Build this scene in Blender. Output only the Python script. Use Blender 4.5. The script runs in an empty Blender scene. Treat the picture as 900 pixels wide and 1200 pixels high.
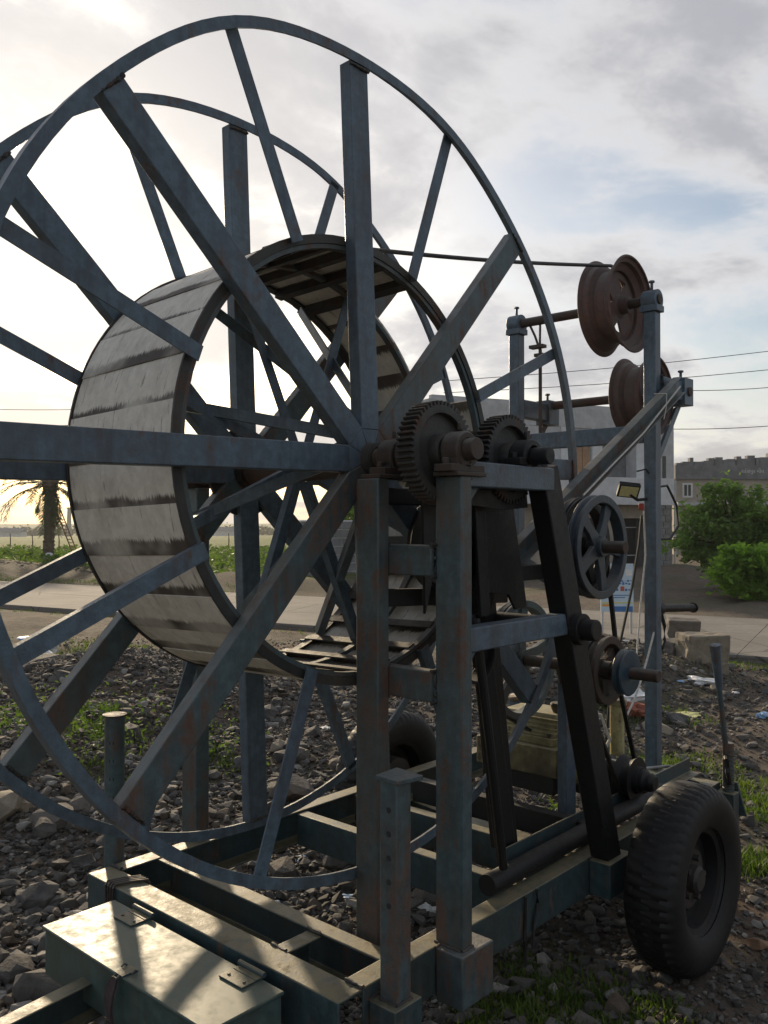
import bpy, bmesh, math, random
import numpy as np
from mathutils import Vector, Matrix
R_ = math.radians
random.seed(7); rng = np.random.default_rng(11)
scene = bpy.context.scene
COL = scene.collection

# ------------------------------------------------------------------ camera
cam_d = bpy.data.cameras.new('camera'); cam = bpy.data.objects.new('camera', cam_d); COL.objects.link(cam)
YAW, PITCH = 0.8383, 0.0114
CAM = Vector((-1.8916, -1.7511, 1.5))
cam.location = CAM; cam.rotation_euler = (math.pi / 2 + PITCH, 0, -YAW)
cam_d.sensor_fit = 'HORIZONTAL'; cam_d.sensor_width = 36; cam_d.lens = 1023.2 / 900 * 36
cam_d.clip_start = 0.05; cam_d.clip_end = 6000
scene.camera = cam

# ------------------------------------------------------------------ sun, sky, exposure
SUN_AZ, SUN_EL = R_(27.5), R_(17.5)          # azimuth from +Y towards +X
SUN = Vector((math.sin(SUN_AZ) * math.cos(SUN_EL), math.cos(SUN_AZ) * math.cos(SUN_EL), math.sin(SUN_EL)))
sd = bpy.data.lights.new('sun', 'SUN'); sd.energy = 3.5; sd.angle = R_(2.2); sd.color = (1.0, 0.80, 0.54)
so = bpy.data.objects.new('sun', sd); COL.objects.link(so); so.rotation_euler = SUN.to_track_quat('Z', 'Y').to_euler()
scene.view_settings.view_transform = 'Standard'; scene.view_settings.look = 'None'
scene.view_settings.gamma = 1; scene.view_settings.exposure = 0.42
scene.view_settings.use_curve_mapping = False

SKY_X, SKY_Y = 3.316, -0.263
world = bpy.data.worlds.new('World'); scene.world = world; world.use_nodes = True
def make_world():
    nt = world.node_tree; N = nt.nodes; L = nt.links; N.clear()
    def nd(t, **k):
        n = N.new(t)
        for a, b in k.items(): setattr(n, a, b)
        return n
    def math_(op, a, b=None, c=None, clamp=False):
        n = nd('ShaderNodeMath', operation=op); n.use_clamp = clamp
        for i, v in enumerate((a, b, c)):
            if v is None: continue
            if hasattr(v, 'links') or hasattr(v, 'is_linked'): L.new(v, n.inputs[i])
            else: n.inputs[i].default_value = v
        return n.outputs[0]
    def ramp(v, a, b, smooth=True):
        n = nd('ShaderNodeMapRange'); n.interpolation_type = 'SMOOTHSTEP' if smooth else 'LINEAR'
        L.new(v, n.inputs[0]); n.inputs[1].default_value = a; n.inputs[2].default_value = b
        return n.outputs[0]
    def mix(f, a, b, bt='MIX'):
        n = nd('ShaderNodeMix', data_type='RGBA', blend_type=bt)
        for i, v in ((0, f), (6, a), (7, b)):
            if hasattr(v, 'is_linked'): L.new(v, n.inputs[i])
            else: n.inputs[i].default_value = v if i == 0 else (*v, 1)
        return n.outputs[2]
    sky = nd('ShaderNodeTexSky', sky_type='NISHITA'); sky.sun_disc = False
    sky.sun_elevation = SUN_EL; sky.sun_rotation = SUN_AZ; sky.air_density = 1.0; sky.dust_density = 1.6; sky.ozone_density = 1.0
    tc = nd('ShaderNodeTexCoord'); d = tc.outputs['Generated']
    nrm = nd('ShaderNodeVectorMath', operation='NORMALIZE'); L.new(d, nrm.inputs[0]); d = nrm.outputs[0]
    sep = nd('ShaderNodeSeparateXYZ'); L.new(d, sep.inputs[0])
    zc = math_('ADD', math_('MAXIMUM', sep.outputs[2], 0.0), 0.22)
    cv = nd('ShaderNodeCombineXYZ')
    L.new(math_('DIVIDE', sep.outputs[0], zc), cv.inputs[0]); L.new(math_('DIVIDE', sep.outputs[1], zc), cv.inputs[1])
    def noise(scale, det, rough, off):
        m = nd('ShaderNodeMapping'); L.new(cv.outputs[0], m.inputs[0]); m.inputs['Location'].default_value = off
        n = nd('ShaderNodeTexNoise'); L.new(m.outputs[0], n.inputs['Vector'])
        n.inputs['Scale'].default_value = scale; n.inputs['Detail'].default_value = det; n.inputs['Roughness'].default_value = rough
        n.inputs['Distortion'].default_value = 0.25
        return n.outputs[0]
    big = noise(0.78, 9, 0.55, (SKY_X, SKY_Y, 0)); fine = noise(2.3, 9, 0.62, (1.3, 7.7, 2))
    dens = math_('ADD', math_('MULTIPLY', big, 0.72), math_('MULTIPLY', fine, 0.28))
    mask = ramp(dens, 0.445, 0.535)
    thick = ramp(dens, 0.492, 0.57)
    sv = nd('ShaderNodeVectorMath', operation='DOT_PRODUCT'); L.new(d, sv.inputs[0]); sv.inputs[1].default_value = SUN
    dot = math_('MAXIMUM', sv.outputs['Value'], 0.0)
    half = math_('MULTIPLY', math_('ADD', sv.outputs['Value'], 1.0), 0.5)
    glow = math_('POWER', dot, 8.0); core = math_('POWER', dot, 45.0)
    cloud = mix(thick, (0.97, 0.955, 0.95), (0.52, 0.525, 0.57))
    cloud = mix(math_('MULTIPLY', glow, 0.70), cloud, (0.78, 0.755, 0.745))
    lit = math_('ADD', math_('ADD', math_('MULTIPLY', math_('POWER', half, 2.0), 0.32), math_('MULTIPLY', core, 0.12)), 0.42)
    cm = nd('ShaderNodeVectorMath', operation='SCALE'); L.new(cloud, cm.inputs[0]); L.new(lit, cm.inputs[3])
    sk = nd('ShaderNodeVectorMath', operation='SCALE'); L.new(sky.outputs[0], sk.inputs[0]); sk.inputs[3].default_value = 0.088
    base = mix(math_('MULTIPLY', mask, 0.93), sk.outputs[0], cm.outputs[0])
    hz = math_('MULTIPLY', math_('POWER', math_('SUBTRACT', 1.0, math_('MAXIMUM', sep.outputs[2], 0.0)), 14.0), 0.5)
    base = mix(hz, base, (0.68, 0.62, 0.52))
    gl = nd('ShaderNodeVectorMath', operation='SCALE'); gl.inputs[0].default_value = (1.0, 0.84, 0.52); L.new(math_('MULTIPLY', core, 0.13), gl.inputs[3])
    ad = nd('ShaderNodeVectorMath', operation='ADD'); L.new(base, ad.inputs[0]); L.new(gl.outputs[0], ad.inputs[1])
    bg = nd('ShaderNodeBackground'); L.new(ad.outputs[0], bg.inputs[0]); bg.inputs[1].default_value = 1.0
    out = nd('ShaderNodeOutputWorld'); L.new(bg.outputs[0], out.inputs[0])
make_world()

# ------------------------------------------------------------------ materials
MATS = {}
class NT:
    def __init__(s, name):
        s.m = bpy.data.materials.new(name); s.m.use_nodes = True; s.t = s.m.node_tree; s.N = s.t.nodes; s.L = s.t.links; s.N.clear()
        s.out = s.N.new('ShaderNodeOutputMaterial'); s.b = s.N.new('ShaderNodeBsdfPrincipled'); s.L.new(s.b.outputs[0], s.out.inputs[0])
        s.geo = s.N.new('ShaderNodeNewGeometry'); MATS[name] = s.m
    def put(s, sock, v):
        if hasattr(v, 'is_linked'): s.L.new(v, sock)
        elif isinstance(v, (tuple, list)) and len(v) == 3 and sock.type == 'RGBA': sock.default_value = (*v, 1)
        else: sock.default_value = v
    def math(s, op, a, b=None, clamp=False):
        n = s.N.new('ShaderNodeMath'); n.operation = op; n.use_clamp = clamp; s.put(n.inputs[0], a)
        if b is not None: s.put(n.inputs[1], b)
        return n.outputs[0]
    def noise(s, scale, det=6, rough=0.6, stretch=(1, 1, 1), vec=None, off=(0, 0, 0)):
        m = s.N.new('ShaderNodeMapping'); s.L.new(vec or s.geo.outputs['Position'], m.inputs[0]); m.inputs['Scale'].default_value = stretch; m.inputs['Location'].default_value = off
        n = s.N.new('ShaderNodeTexNoise'); s.L.new(m.outputs[0], n.inputs['Vector']); n.inputs['Scale'].default_value = scale
        n.inputs['Detail'].default_value = det; n.inputs['Roughness'].default_value = rough
        return n.outputs[0]
    def vor(s, scale, feat='F1', stretch=(1, 1, 1), out=0):
        m = s.N.new('ShaderNodeMapping'); s.L.new(s.geo.outputs['Position'], m.inputs[0]); m.inputs['Scale'].default_value = stretch
        n = s.N.new('ShaderNodeTexVoronoi'); n.feature = feat; s.L.new(m.outputs[0], n.inputs['Vector']); n.inputs['Scale'].default_value = scale
        return n.outputs[out]
    def ramp(s, v, a, b, lo=0.0, hi=1.0):
        n = s.N.new('ShaderNodeMapRange'); n.interpolation_type = 'SMOOTHSTEP'; s.put(n.inputs[0], v)
        n.inputs[1].default_value = a; n.inputs[2].default_value = b; n.inputs[3].default_value = lo; n.inputs[4].default_value = hi
        return n.outputs[0]
    def mix(s, f, a, b, bt='MIX'):
        n = s.N.new('ShaderNodeMix'); n.data_type = 'RGBA'; n.blend_type = bt
        s.put(n.inputs[0], f); s.put(n.inputs[6], a); s.put(n.inputs[7], b)
        return n.outputs[2]
    def bump(s, h, strength=0.3, dist=0.01):
        n = s.N.new('ShaderNodeBump'); n.inputs['Strength'].default_value = strength; n.inputs['Distance'].default_value = dist
        s.put(n.inputs['Height'], h); s.L.new(n.outputs[0], s.b.inputs['Normal'])
    def done(s, col, rough=0.5, metal=0.0, spec=0.5):
        s.put(s.b.inputs['Base Color'], col); s.put(s.b.inputs['Roughness'], rough); s.put(s.b.inputs['Metallic'], metal)
        s.b.inputs['Specular IOR Level'].default_value = spec
        return s.m

def painted(name, col, rust=0.5, rough=0.42, rustcol=(0.085, 0.052, 0.038), dirt=(0.11, 0.10, 0.08), dirt_amt=0.5, lit_dust=(0.21, 0.20, 0.18), lit_dust_amt=0.6, bump=0.28):
    t = NT(name)
    n1 = t.noise(5, 9, 0.68); n2 = t.noise(34, 6, 0.65); st = t.noise(9, 7, 0.65, (3.2, 3.2, 0.35))
    c = t.mix(t.ramp(n2, 0.3, 0.75), tuple(x * 0.74 for x in col), tuple(min(1, x * 1.24) for x in col))
    c = t.mix(t.ramp(t.noise(1.0, 6, 0.7, (16, 16, 1.6), off=(1, 4, 2)), 0.42, 0.72, 0, 0.5), c, tuple(x * 0.55 for x in dirt))
    c = t.mix(t.math('MULTIPLY', t.ramp(t.noise(2.2, 7, 0.6, off=(4, 1, 2)), 0.42, 0.7), dirt_amt), c, dirt)
    f = t.math('ADD', t.math('MULTIPLY', n1, 0.6), t.math('MULTIPLY', st, 0.4))
    a = 0.66 - 0.2 * rust
    rm = t.math('MULTIPLY', t.ramp(f, a, a + 0.10), t.ramp(n2, 0.28, 0.55))
    c = t.mix(rm, c, t.mix(t.noise(60, 4), rustcol, tuple(x * 1.9 for x in rustcol)))
    chips = t.ramp(t.noise(90, 5, 0.7), 0.64, 0.70)
    c = t.mix(t.math('MULTIPLY', chips, 0.7), c, rustcol)
    spn = t.N.new('ShaderNodeSeparateXYZ'); t.L.new(t.geo.outputs['Normal'], spn.inputs[0])
    lit_tops = t.math('MULTIPLY', t.ramp(spn.outputs[2], 0.25, 0.8), t.ramp(t.noise(16, 7, 0.7, off=(8, 2, 1)), 0.25, 0.62, 0.25, 1.0))
    c = t.mix(t.math('MULTIPLY', lit_tops, lit_dust_amt), c, lit_dust)  # upward faces paler: dust, with sun and sky brightness painted into its colour
    t.bump(t.math('ADD', t.noise(140, 4, 0.6), t.math('MULTIPLY', rm, 0.6)), bump, 0.004)
    r = t.ramp(n2, 0.2, 0.8, rough - 0.1, rough + 0.14)
    r = t.math('ADD', t.math('ADD', r, t.math('MULTIPLY', rm, 0.28)), t.math('MULTIPLY', lit_tops, 0.14), clamp=True)
    return t.done(c, r, 0.0, 0.45)

painted('blue_steel', (0.105, 0.155, 0.205), 0.62, 0.38, dirt=(0.075, 0.075, 0.080), dirt_amt=0.35, lit_dust=(0.15, 0.165, 0.175), lit_dust_amt=0.5)
painted('blue_steel_worn', (0.078, 0.122, 0.138), 0.85, 0.40, dirt=(0.080, 0.062, 0.046), dirt_amt=0.6, lit_dust=(0.20, 0.205, 0.195), lit_dust_amt=0.75)
painted('frame_steel', (0.045, 0.080, 0.092), 0.62, 0.42, dirt=(0.060, 0.055, 0.042), dirt_amt=0.5, lit_dust=(0.24, 0.205, 0.12), lit_dust_amt=0.9, bump=0.2)
painted('box_paint', (0.070, 0.115, 0.108), 0.12, 0.38, dirt=(0.11, 0.115, 0.085), dirt_amt=0.18, lit_dust=(0.19, 0.185, 0.115), lit_dust_amt=0.4, bump=0.03)
painted('bright_blue', (0.022, 0.065, 0.105), 0.5)
painted('pulley_blue', (0.050, 0.070, 0.095), 0.4)
painted('cream_paint', (0.46, 0.41, 0.20), 0.9, 0.45, dirt=(0.06, 0.05, 0.03), dirt_amt=1.0, rustcol=(0.06, 0.045, 0.03), lit_dust=(0.4, 0.36, 0.24))
painted('black_grease', (0.010, 0.011, 0.013), 0.1, 0.5, lit_dust=(0.05, 0.045, 0.04), lit_dust_amt=0.4, dirt=(0.018, 0.016, 0.014), rustcol=(0.02, 0.014, 0.01))
painted('rust_brown', (0.060, 0.042, 0.036), 0.8, 0.62, rustcol=(0.075, 0.042, 0.03))
painted('rim_rust', (0.130, 0.085, 0.078), 0.7, 0.6, rustcol=(0.13, 0.07, 0.055), dirt=(0.16, 0.12, 0.105))
painted('gear_iron', (0.026, 0.028, 0.031), 0.75, 0.5, rustcol=(0.07, 0.038, 0.026), lit_dust=(0.10, 0.085, 0.07))

def simple(name, col, rough=0.6, var=0.25, scale=20, bump=0.2, metal=0.0, spec=0.5, bd=0.004):
    t = NT(name); n = t.noise(scale, 7, 0.65)
    c = t.mix(t.ramp(n, 0.28, 0.74), tuple(x * (1 - var) for x in col), tuple(min(1, x * (1 + var)) for x in col))
    if bump: t.bump(t.noise(scale * 4, 5, 0.6), bump, bd)
    return t.done(c, rough, metal, spec)
simple('rubber', (0.008, 0.008, 0.009), 0.62, 0.45, 14, 0.25)
simple('belt_rubber', (0.014, 0.014, 0.015), 0.5)
simple('bare_steel', (0.30, 0.30, 0.30), 0.35, 0.3, 40, 0.1, 0.7)
simple('cable_steel', (0.05, 0.048, 0.05), 0.5, 0.3, 200, 0.3, 0.2)
simple('rope_white', (0.62, 0.60, 0.55), 0.85, 0.2, 90, 0.3)
simple('wire_black', (0.02, 0.02, 0.02), 0.5, 0.2, 30, 0)
simple('cloth_dark', (0.06, 0.04, 0.04), 0.9, 0.3, 40, 0.4)
simple('plastic_white', (0.70, 0.71, 0.72), 0.5, 0.1, 10, 0.15)
simple('plastic_blue', (0.28, 0.45, 0.68), 0.45, 0.15, 10, 0.15)
simple('plastic_yellow', (0.62, 0.62, 0.25), 0.5, 0.1, 10, 0.1)
simple('red_brick', (0.32, 0.11, 0.07), 0.85, 0.3, 30, 0.5)
simple('brown_stone', (0.22, 0.13, 0.08), 0.85, 0.35, 18, 0.5)
simple('sandstone', (0.25, 0.215, 0.165), 0.88, 0.25, 16, 0.6, bd=0.012)
simple('plaster_grey', (0.50, 0.51, 0.52), 0.85, 0.16, 3.0, 0.2)
simple('plaster_light', (0.66, 0.67, 0.68), 0.85, 0.12, 3.0, 0.2)
simple('plaster_dark', (0.21, 0.215, 0.225), 0.88, 0.25, 2.5, 0.2)
simple('plaster_cream', (0.42, 0.37, 0.31), 0.85, 0.15, 2.5, 0.2)
simple('block_grey', (0.26, 0.26, 0.255), 0.9, 0.25, 6, 0.3)
simple('shutter_wood', (0.36, 0.22, 0.13), 0.7, 0.2, 6, 0.1)
simple('dark_interior', (0.03, 0.03, 0.032), 0.8, 0.2, 3, 0)
simple('window_dark', (0.03, 0.035, 0.04), 0.25, 0.2, 3, 0)
simple('white_paint', (0.75, 0.75, 0.74), 0.6, 0.08, 6, 0.05)
simple('sign_blue', (0.05, 0.17, 0.42), 0.5, 0.1, 20, 0)
simple('sign_pale', (0.52, 0.66, 0.78), 0.45, 0.06, 8, 0)
simple('sign_yellow', (0.65, 0.62, 0.15), 0.5, 0.1, 20, 0)
simple('sign_red', (0.45, 0.10, 0.08), 0.5, 0.1, 20, 0)
simple('sign_orange', (0.70, 0.36, 0.08), 0.5, 0.1, 20, 0)
simple('bark', (0.13, 0.095, 0.07), 0.9, 0.4, 9, 0.7, bd=0.03)
simple('palm_bark', (0.15, 0.115, 0.085), 0.92, 0.4, 7, 0.7, bd=0.03)
simple('lamp_body', (0.02, 0.02, 0.022), 0.45, 0.2, 20, 0)
simple('lamp_glass', (0.62, 0.58, 0.30), 0.25, 0.1, 60, 0.1)
simple('motor_black', (0.02, 0.02, 0.02), 0.35, 0.2, 20, 0)
simple('pole_concrete', (0.33, 0.31, 0.28), 0.85, 0.2, 5, 0.1)
simple('red_plastic', (0.40, 0.05, 0.03), 0.5, 0.2, 20, 0)

def mat_drum():
    t = NT('drum_plank')
    n2 = t.noise(26, 6, 0.65); st = t.noise(7, 8, 0.7, (1, 1, 1))
    c = t.mix(t.ramp(n2, 0.3, 0.72), (0.68, 0.635, 0.56), (0.84, 0.80, 0.72))
    c = t.mix(t.math('MULTIPLY', t.ramp(st, 0.48, 0.74), 0.5), c, (0.40, 0.365, 0.32))
    # grease and rust stains that creep over each board from its lower joint
    tc = t.N.new('ShaderNodeTexCoord'); sp = t.N.new('ShaderNodeSeparateXYZ'); t.L.new(tc.outputs['Object'], sp.inputs[0])
    strk = t.noise(1, 8, 0.72, (20, 120, 20)); blot = t.noise(6, 4, 0.6)
    e = t.math('ADD', sp.outputs[2], t.math('MULTIPLY', t.math('SUBTRACT', strk, 0.5), 0.055))
    e = t.math('ADD', e, t.math('MULTIPLY', t.math('SUBTRACT', blot, 0.5), 0.04))
    oi = t.N.new('ShaderNodeObjectInfo'); e = t.math('ADD', e, t.math('MULTIPLY', t.math('SUBTRACT', oi.outputs['Random'], 0.55), 0.035))
    fade = t.ramp(t.noise(4.5, 3, 0.5, off=(2, 9, 4)), 0.34, 0.58, 0.30, 0.95)
    c = t.mix(t.math('MULTIPLY', t.ramp(e, 0.022, 0.036), fade), c, (0.060, 0.046, 0.037))
    drip = t.math('MULTIPLY', t.ramp(t.noise(1, 5, 0.7, (12, 60, 9), off=(5, 5, 5)), 0.58, 0.70), 0.6)
    c = t.mix(drip, c, (0.11, 0.095, 0.08))
    t.bump(t.noise(60, 5), 0.3, 0.004)
    return t.done(c, t.ramp(n2, 0.2, 0.8, 0.55, 0.8), 0, 0.35)
mat_drum()

def mat_ground():
    t = NT('soil')
    n = t.noise(0.9, 8, 0.62); n2 = t.noise(7, 8, 0.7); n3 = t.noise(55, 6, 0.7)
    c = t.mix(t.ramp(n2, 0.3, 0.72), (0.090, 0.072, 0.056), (0.175, 0.145, 0.115))
    c = t.mix(t.ramp(n3, 0.45, 0.72), c, (0.17, 0.155, 0.135))
    c = t.mix(t.ramp(n, 0.52, 0.66), c, (0.150, 0.105, 0.078))
    c = t.mix(t.ramp(t.vor(38, 'F1'), 0.0, 0.35, 0.45, 0.0), c, (0.045, 0.042, 0.040))
    moss = t.math('MULTIPLY', t.ramp(t.noise(0.55, 7, 0.65, off=(7, 3, 0)), 0.50, 0.60), t.ramp(n2, 0.38, 0.55))
    c = t.mix(t.math('MULTIPLY', moss, 0.5), c, (0.070, 0.085, 0.025))
    # field grass beyond the road on the far side
    sp = t.N.new('ShaderNodeSeparateXYZ'); t.L.new(t.geo.outputs['Position'], sp.inputs[0])
    s_ = t.math('ADD', t.math('MULTIPLY', sp.outputs[0], 0.975), t.math('MULTIPLY', sp.outputs[1], 0.222))
    l_ = t.math('SUBTRACT', t.math('MULTIPLY', sp.outputs[1], 0.975), t.math('MULTIPLY', sp.outputs[0], 0.222))
    fm = t.math('MULTIPLY', t.ramp(s_, 15.5, 17.5), t.ramp(l_, 9, 13))
    far = t.ramp(t.noise(0.05, 3, 0.5, (0.25, 1, 1)), 0.42, 0.58)
    g = t.mix(far, (0.085, 0.150, 0.018), (0.165, 0.190, 0.035))
    g = t.mix(t.ramp(t.noise(1.4, 6, 0.7), 0.35, 0.7), tuple(x * 0.7 for x in (0.12, 0.15, 0.04)), g)
    c = t.mix(t.math('MULTIPLY', t.math('MULTIPLY', t.ramp(s_, 12.4, 13.0), t.ramp(l_, 5, 9)), 0.8), c, (0.045, 0.040, 0.032))
    c = t.mix(fm, c, g)
    t.bump(t.math('ADD', n3, t.math('MULTIPLY', n2, 2.0)), 0.9, 0.02)
    return t.done(c, 0.93, 0, 0.2)
mat_ground()
def mat_road():
    t = NT('road_concrete')
    n = t.noise(0.8, 8, 0.65); n2 = t.noise(30, 6, 0.7)
    c = t.mix(t.ramp(n, 0.3, 0.7), (0.20, 0.188, 0.172), (0.28, 0.262, 0.24))
    c = t.mix(t.ramp(n2, 0.5, 0.75), c, (0.13, 0.12, 0.11))
    ck = t.ramp(t.vor(0.55, 'DISTANCE_TO_EDGE'), 0.0, 0.012, 1, 0)
    c = t.mix(t.math('MULTIPLY', ck, 0.7), c, (0.06, 0.055, 0.05))
    t.bump(n2, 0.3, 0.006)
    return t.done(c, 0.9, 0, 0.15)
mat_road()
def mat_rock():
    t = NT('rock')
    oi = t.N.new('ShaderNodeObjectInfo')
    n = t.noise(11, 8, 0.65); n2 = t.noise(2.7, 4, 0.5)
    c = t.mix(t.ramp(n, 0.3, 0.72), (0.052, 0.050, 0.049), (0.150, 0.146, 0.140))
    c = t.mix(t.math('MULTIPLY', t.ramp(t.noise(1, 2, 0.5, vec=oi.outputs['Location'], off=(3, 3, 3)), 0.5, 0.62), 0.6), c, (0.19, 0.17, 0.145))
    c = t.mix(t.math('MULTIPLY', t.ramp(n2, 0.52, 0.68), 0.55), c, (0.16, 0.125, 0.09))
    t.bump(t.noise(45, 6, 0.65), 0.6, 0.012)
    return t.done(c, 0.85, 0, 0.3)
mat_rock()
def mat_gravel():
    t = NT('gravel')
    at = t.N.new('ShaderNodeAttribute'); at.attribute_name = 'tone'; v = at.outputs['Fac']
    c = t.mix(t.ramp(v, 0.0, 0.6), (0.046, 0.043, 0.040), (0.150, 0.143, 0.134))
    c = t.mix(t.ramp(v, 0.6, 0.8), c, (0.12, 0.095, 0.072))
    c = t.mix(t.ramp(v, 0.88, 0.97), c, (0.30, 0.285, 0.26))
    c = t.mix(t.ramp(t.noise(60, 6), 0.35, 0.75, 0, 0.45), c, (0.05, 0.047, 0.043))
    t.bump(t.noise(90, 5), 0.4, 0.006)
    return t.done(c, 0.86, 0, 0.3)
mat_gravel()
def leafmat(name, a, b, trans=0.35):
    t = NT(name)
    n = t.noise(3.5, 4, 0.6); n2 = t.noise(23, 3, 0.6)
    c = t.mix(t.ramp(n, 0.3, 0.7), a, b)
    c = t.mix(t.ramp(n2, 0.35, 0.7, 0.0, 0.55), c, tuple(x * 0.6 for x in a))
    t.done(c, 0.6, 0, 0.3)
    tr = t.N.new('ShaderNodeBsdfTranslucent'); t.put(tr.inputs[0], t.mix(1.0, c, (1.7, 1.9, 0.8), 'MULTIPLY'))
    mx = t.N.new('ShaderNodeMixShader'); mx.inputs[0].default_value = trans
    t.L.new(t.b.outputs[0], mx.inputs[1]); t.L.new(tr.outputs[0], mx.inputs[2]); t.L.new(mx.outputs[0], t.out.inputs[0])
leafmat('leaf_tree', (0.135, 0.215, 0.080), (0.200, 0.285, 0.100), 0.6)
leafmat('leaf_bush', (0.155, 0.265, 0.055), (0.230, 0.350, 0.080), 0.6)
leafmat('leaf_crop', (0.070, 0.125, 0.030), (0.120, 0.170, 0.050), 0.35)
leafmat('leaf_palm', (0.045, 0.065, 0.030), (0.075, 0.095, 0.045), 0.12)
leafmat('grass_blade', (0.060, 0.105, 0.022), (0.125, 0.170, 0.040), 0.4)
leafmat('leaf_far', (0.050, 0.060, 0.035), (0.080, 0.085, 0.050), 0.2)

# ------------------------------------------------------------------ mesh helpers
def frame_of(axis, up=(0, 0, 1)):
    a = Vector(axis).normalized(); u = Vector(up)
    if abs(a.dot(u)) > 0.999 * u.length: u = Vector((0, 1, 0)) if abs(a.y) < 0.9 else Vector((1, 0, 0))
    s = a.cross(u).normalized(); u = s.cross(a).normalized()
    return a, s, u
class MB:
    def __init__(s): s.v = []; s.f = []; s.M = None
    def add(s, vs, fs):
        o = len(s.v)
        if s.M is not None: vs = [s.M @ Vector(p) for p in vs]
        s.v += [tuple(p) for p in vs]; s.f += [tuple(i + o for i in f) for f in fs]; return s
    def box(s, lo, hi):
        x0, y0, z0 = lo; x1, y1, z1 = hi
        v = [(x0, y0, z0), (x1, y0, z0), (x1, y1, z0), (x0, y1, z0), (x0, y0, z1), (x1, y0, z1), (x1, y1, z1), (x0, y1, z1)]
        return s.add(v, [(3, 2, 1, 0), (4, 5, 6, 7), (0, 1, 5, 4), (1, 2, 6, 5), (2, 3, 7, 6), (3, 0, 4, 7)])
    def sweep(s, prof, p0, p1, up=(0, 0, 1), cap=True):
        """profile (side, up) pairs, counter-clockwise as seen from p1 looking back"""
        p0, p1 = Vector(p0), Vector(p1); a, sd, u = frame_of(p1 - p0, up); n = len(prof)
        v = [p0 + sd * x + u * y for x, y in prof] + [p1 + sd * x + u * y for x, y in prof]
        f = [(i, (i + 1) % n, n + (i + 1) % n, n + i) for i in range(n)]
        if cap: f += [tuple(range(n - 1, -1, -1)), tuple(range(n, 2 * n))]
        return s.add(v, f)
    def bar(s, p0, p1, w, h, up=(0, 0, 1)):
        return s.sweep([(-w / 2, -h / 2), (w / 2, -h / 2), (w / 2, h / 2), (-w / 2, h / 2)], p0, p1, up)
    def channel(s, p0, p1, w, d, t=0.006, up=(0, 0, 1), flip=False):
        """web of width w along 'up', flanges of depth d towards +side (or -side when flipped)"""
        k = -1 if flip else 1
        p = [(0, -w / 2), (d, -w / 2), (d, -w / 2 + t), (t, -w / 2 + t), (t, w / 2 - t), (d, w / 2 - t), (d, w / 2), (0, w / 2)]
        p = [(x * k, y) for x, y in p]
        if flip: p = p[::-1]
        return s.sweep(p, p0, p1, up)
    def angle(s, p0, p1, w, d, t=0.005, up=(0, 0, 1), flip=False):
        k = -1 if flip else 1
        p = [(0, -w / 2), (d, -w / 2), (d, -w / 2 + t), (t, -w / 2 + t), (t, w / 2), (0, w / 2)]
        p = [(x * k, y) for x, y in p]
        if flip: p = p[::-1]
        return s.sweep(p, p0, p1, up)
    def cyl(s, p0, p1, r0, r1=None, n=20, cap=True):
        r1 = r0 if r1 is None else r1; p0, p1 = Vector(p0), Vector(p1); a, sd, u = frame_of(p1 - p0)
        c = [(math.cos(2 * math.pi * i / n), math.sin(2 * math.pi * i / n)) for i in range(n)]
        v = [p0 + (sd * x + u * y) * r0 for x, y in c] + [p1 + (sd * x + u * y) * r1 for x, y in c]
        f = [(i, (i + 1) % n, n + (i + 1) % n, n + i) for i in range(n)]
        if cap: f += [tuple(range(n - 1, -1, -1)), tuple(range(n, 2 * n))]
        return s.add(v, f)
    def lathe(s, o, axis, prof, n=40, closed=False, a0=0, a1=2 * math.pi):
        o = Vector(o); a, sd, u = frame_of(axis); full = abs(a1 - a0 - 2 * math.pi) < 1e-6
        m = n if full else n + 1; k = len(prof); v = []
        for i in range(m):
            t = a0 + (a1 - a0) * i / n; d = sd * math.cos(t) + u * math.sin(t)
            v += [o + d * r + a * h for r, h in prof]
        f = []
        for i in range(n):
            j = (i + 1) % m
            for q in range(k if closed else k - 1):
                w = (q + 1) % k
                f.append((i * k + q, j * k + q, j * k + w, i * k + w))
        return s.add(v, f)
    def tube(s, pts, r, n=8, cap=True):
        pts = [Vector(p) for p in pts]; v = []; f = []
        for i, p in enumerate(pts):
            d = (pts[min(i + 1, len(pts) - 1)] - pts[max(i - 1, 0)])
            a, sd, u = frame_of(d); rr = r[i] if isinstance(r, (list, tuple)) else r
            v += [p + (sd * math.cos(2 * math.pi * k / n) + u * math.sin(2 * math.pi * k / n)) * rr for k in range(n)]
        for i in range(len(pts) - 1):
            for k in range(n): f.append((i * n + k, i * n + (k + 1) % n, (i + 1) * n + (k + 1) % n, (i + 1) * n + k))
        if cap: f += [tuple(range(n - 1, -1, -1)), tuple(range((len(pts) - 1) * n, len(pts) * n))]
        return s.add(v, f)
    def plate(s, pts, nrm, t):
        """flat polygon of thickness t (extruded along nrm)"""
        nrm = Vector(nrm).normalized() * t; n = len(pts); P = [Vector(p) for p in pts]
        v = P + [p + nrm for p in P]
        return s.add(v, [tuple(range(n - 1, -1, -1)), tuple(range(n, 2 * n))] + [(i, (i + 1) % n, n + (i + 1) % n, n + i) for i in range(n)])

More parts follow.
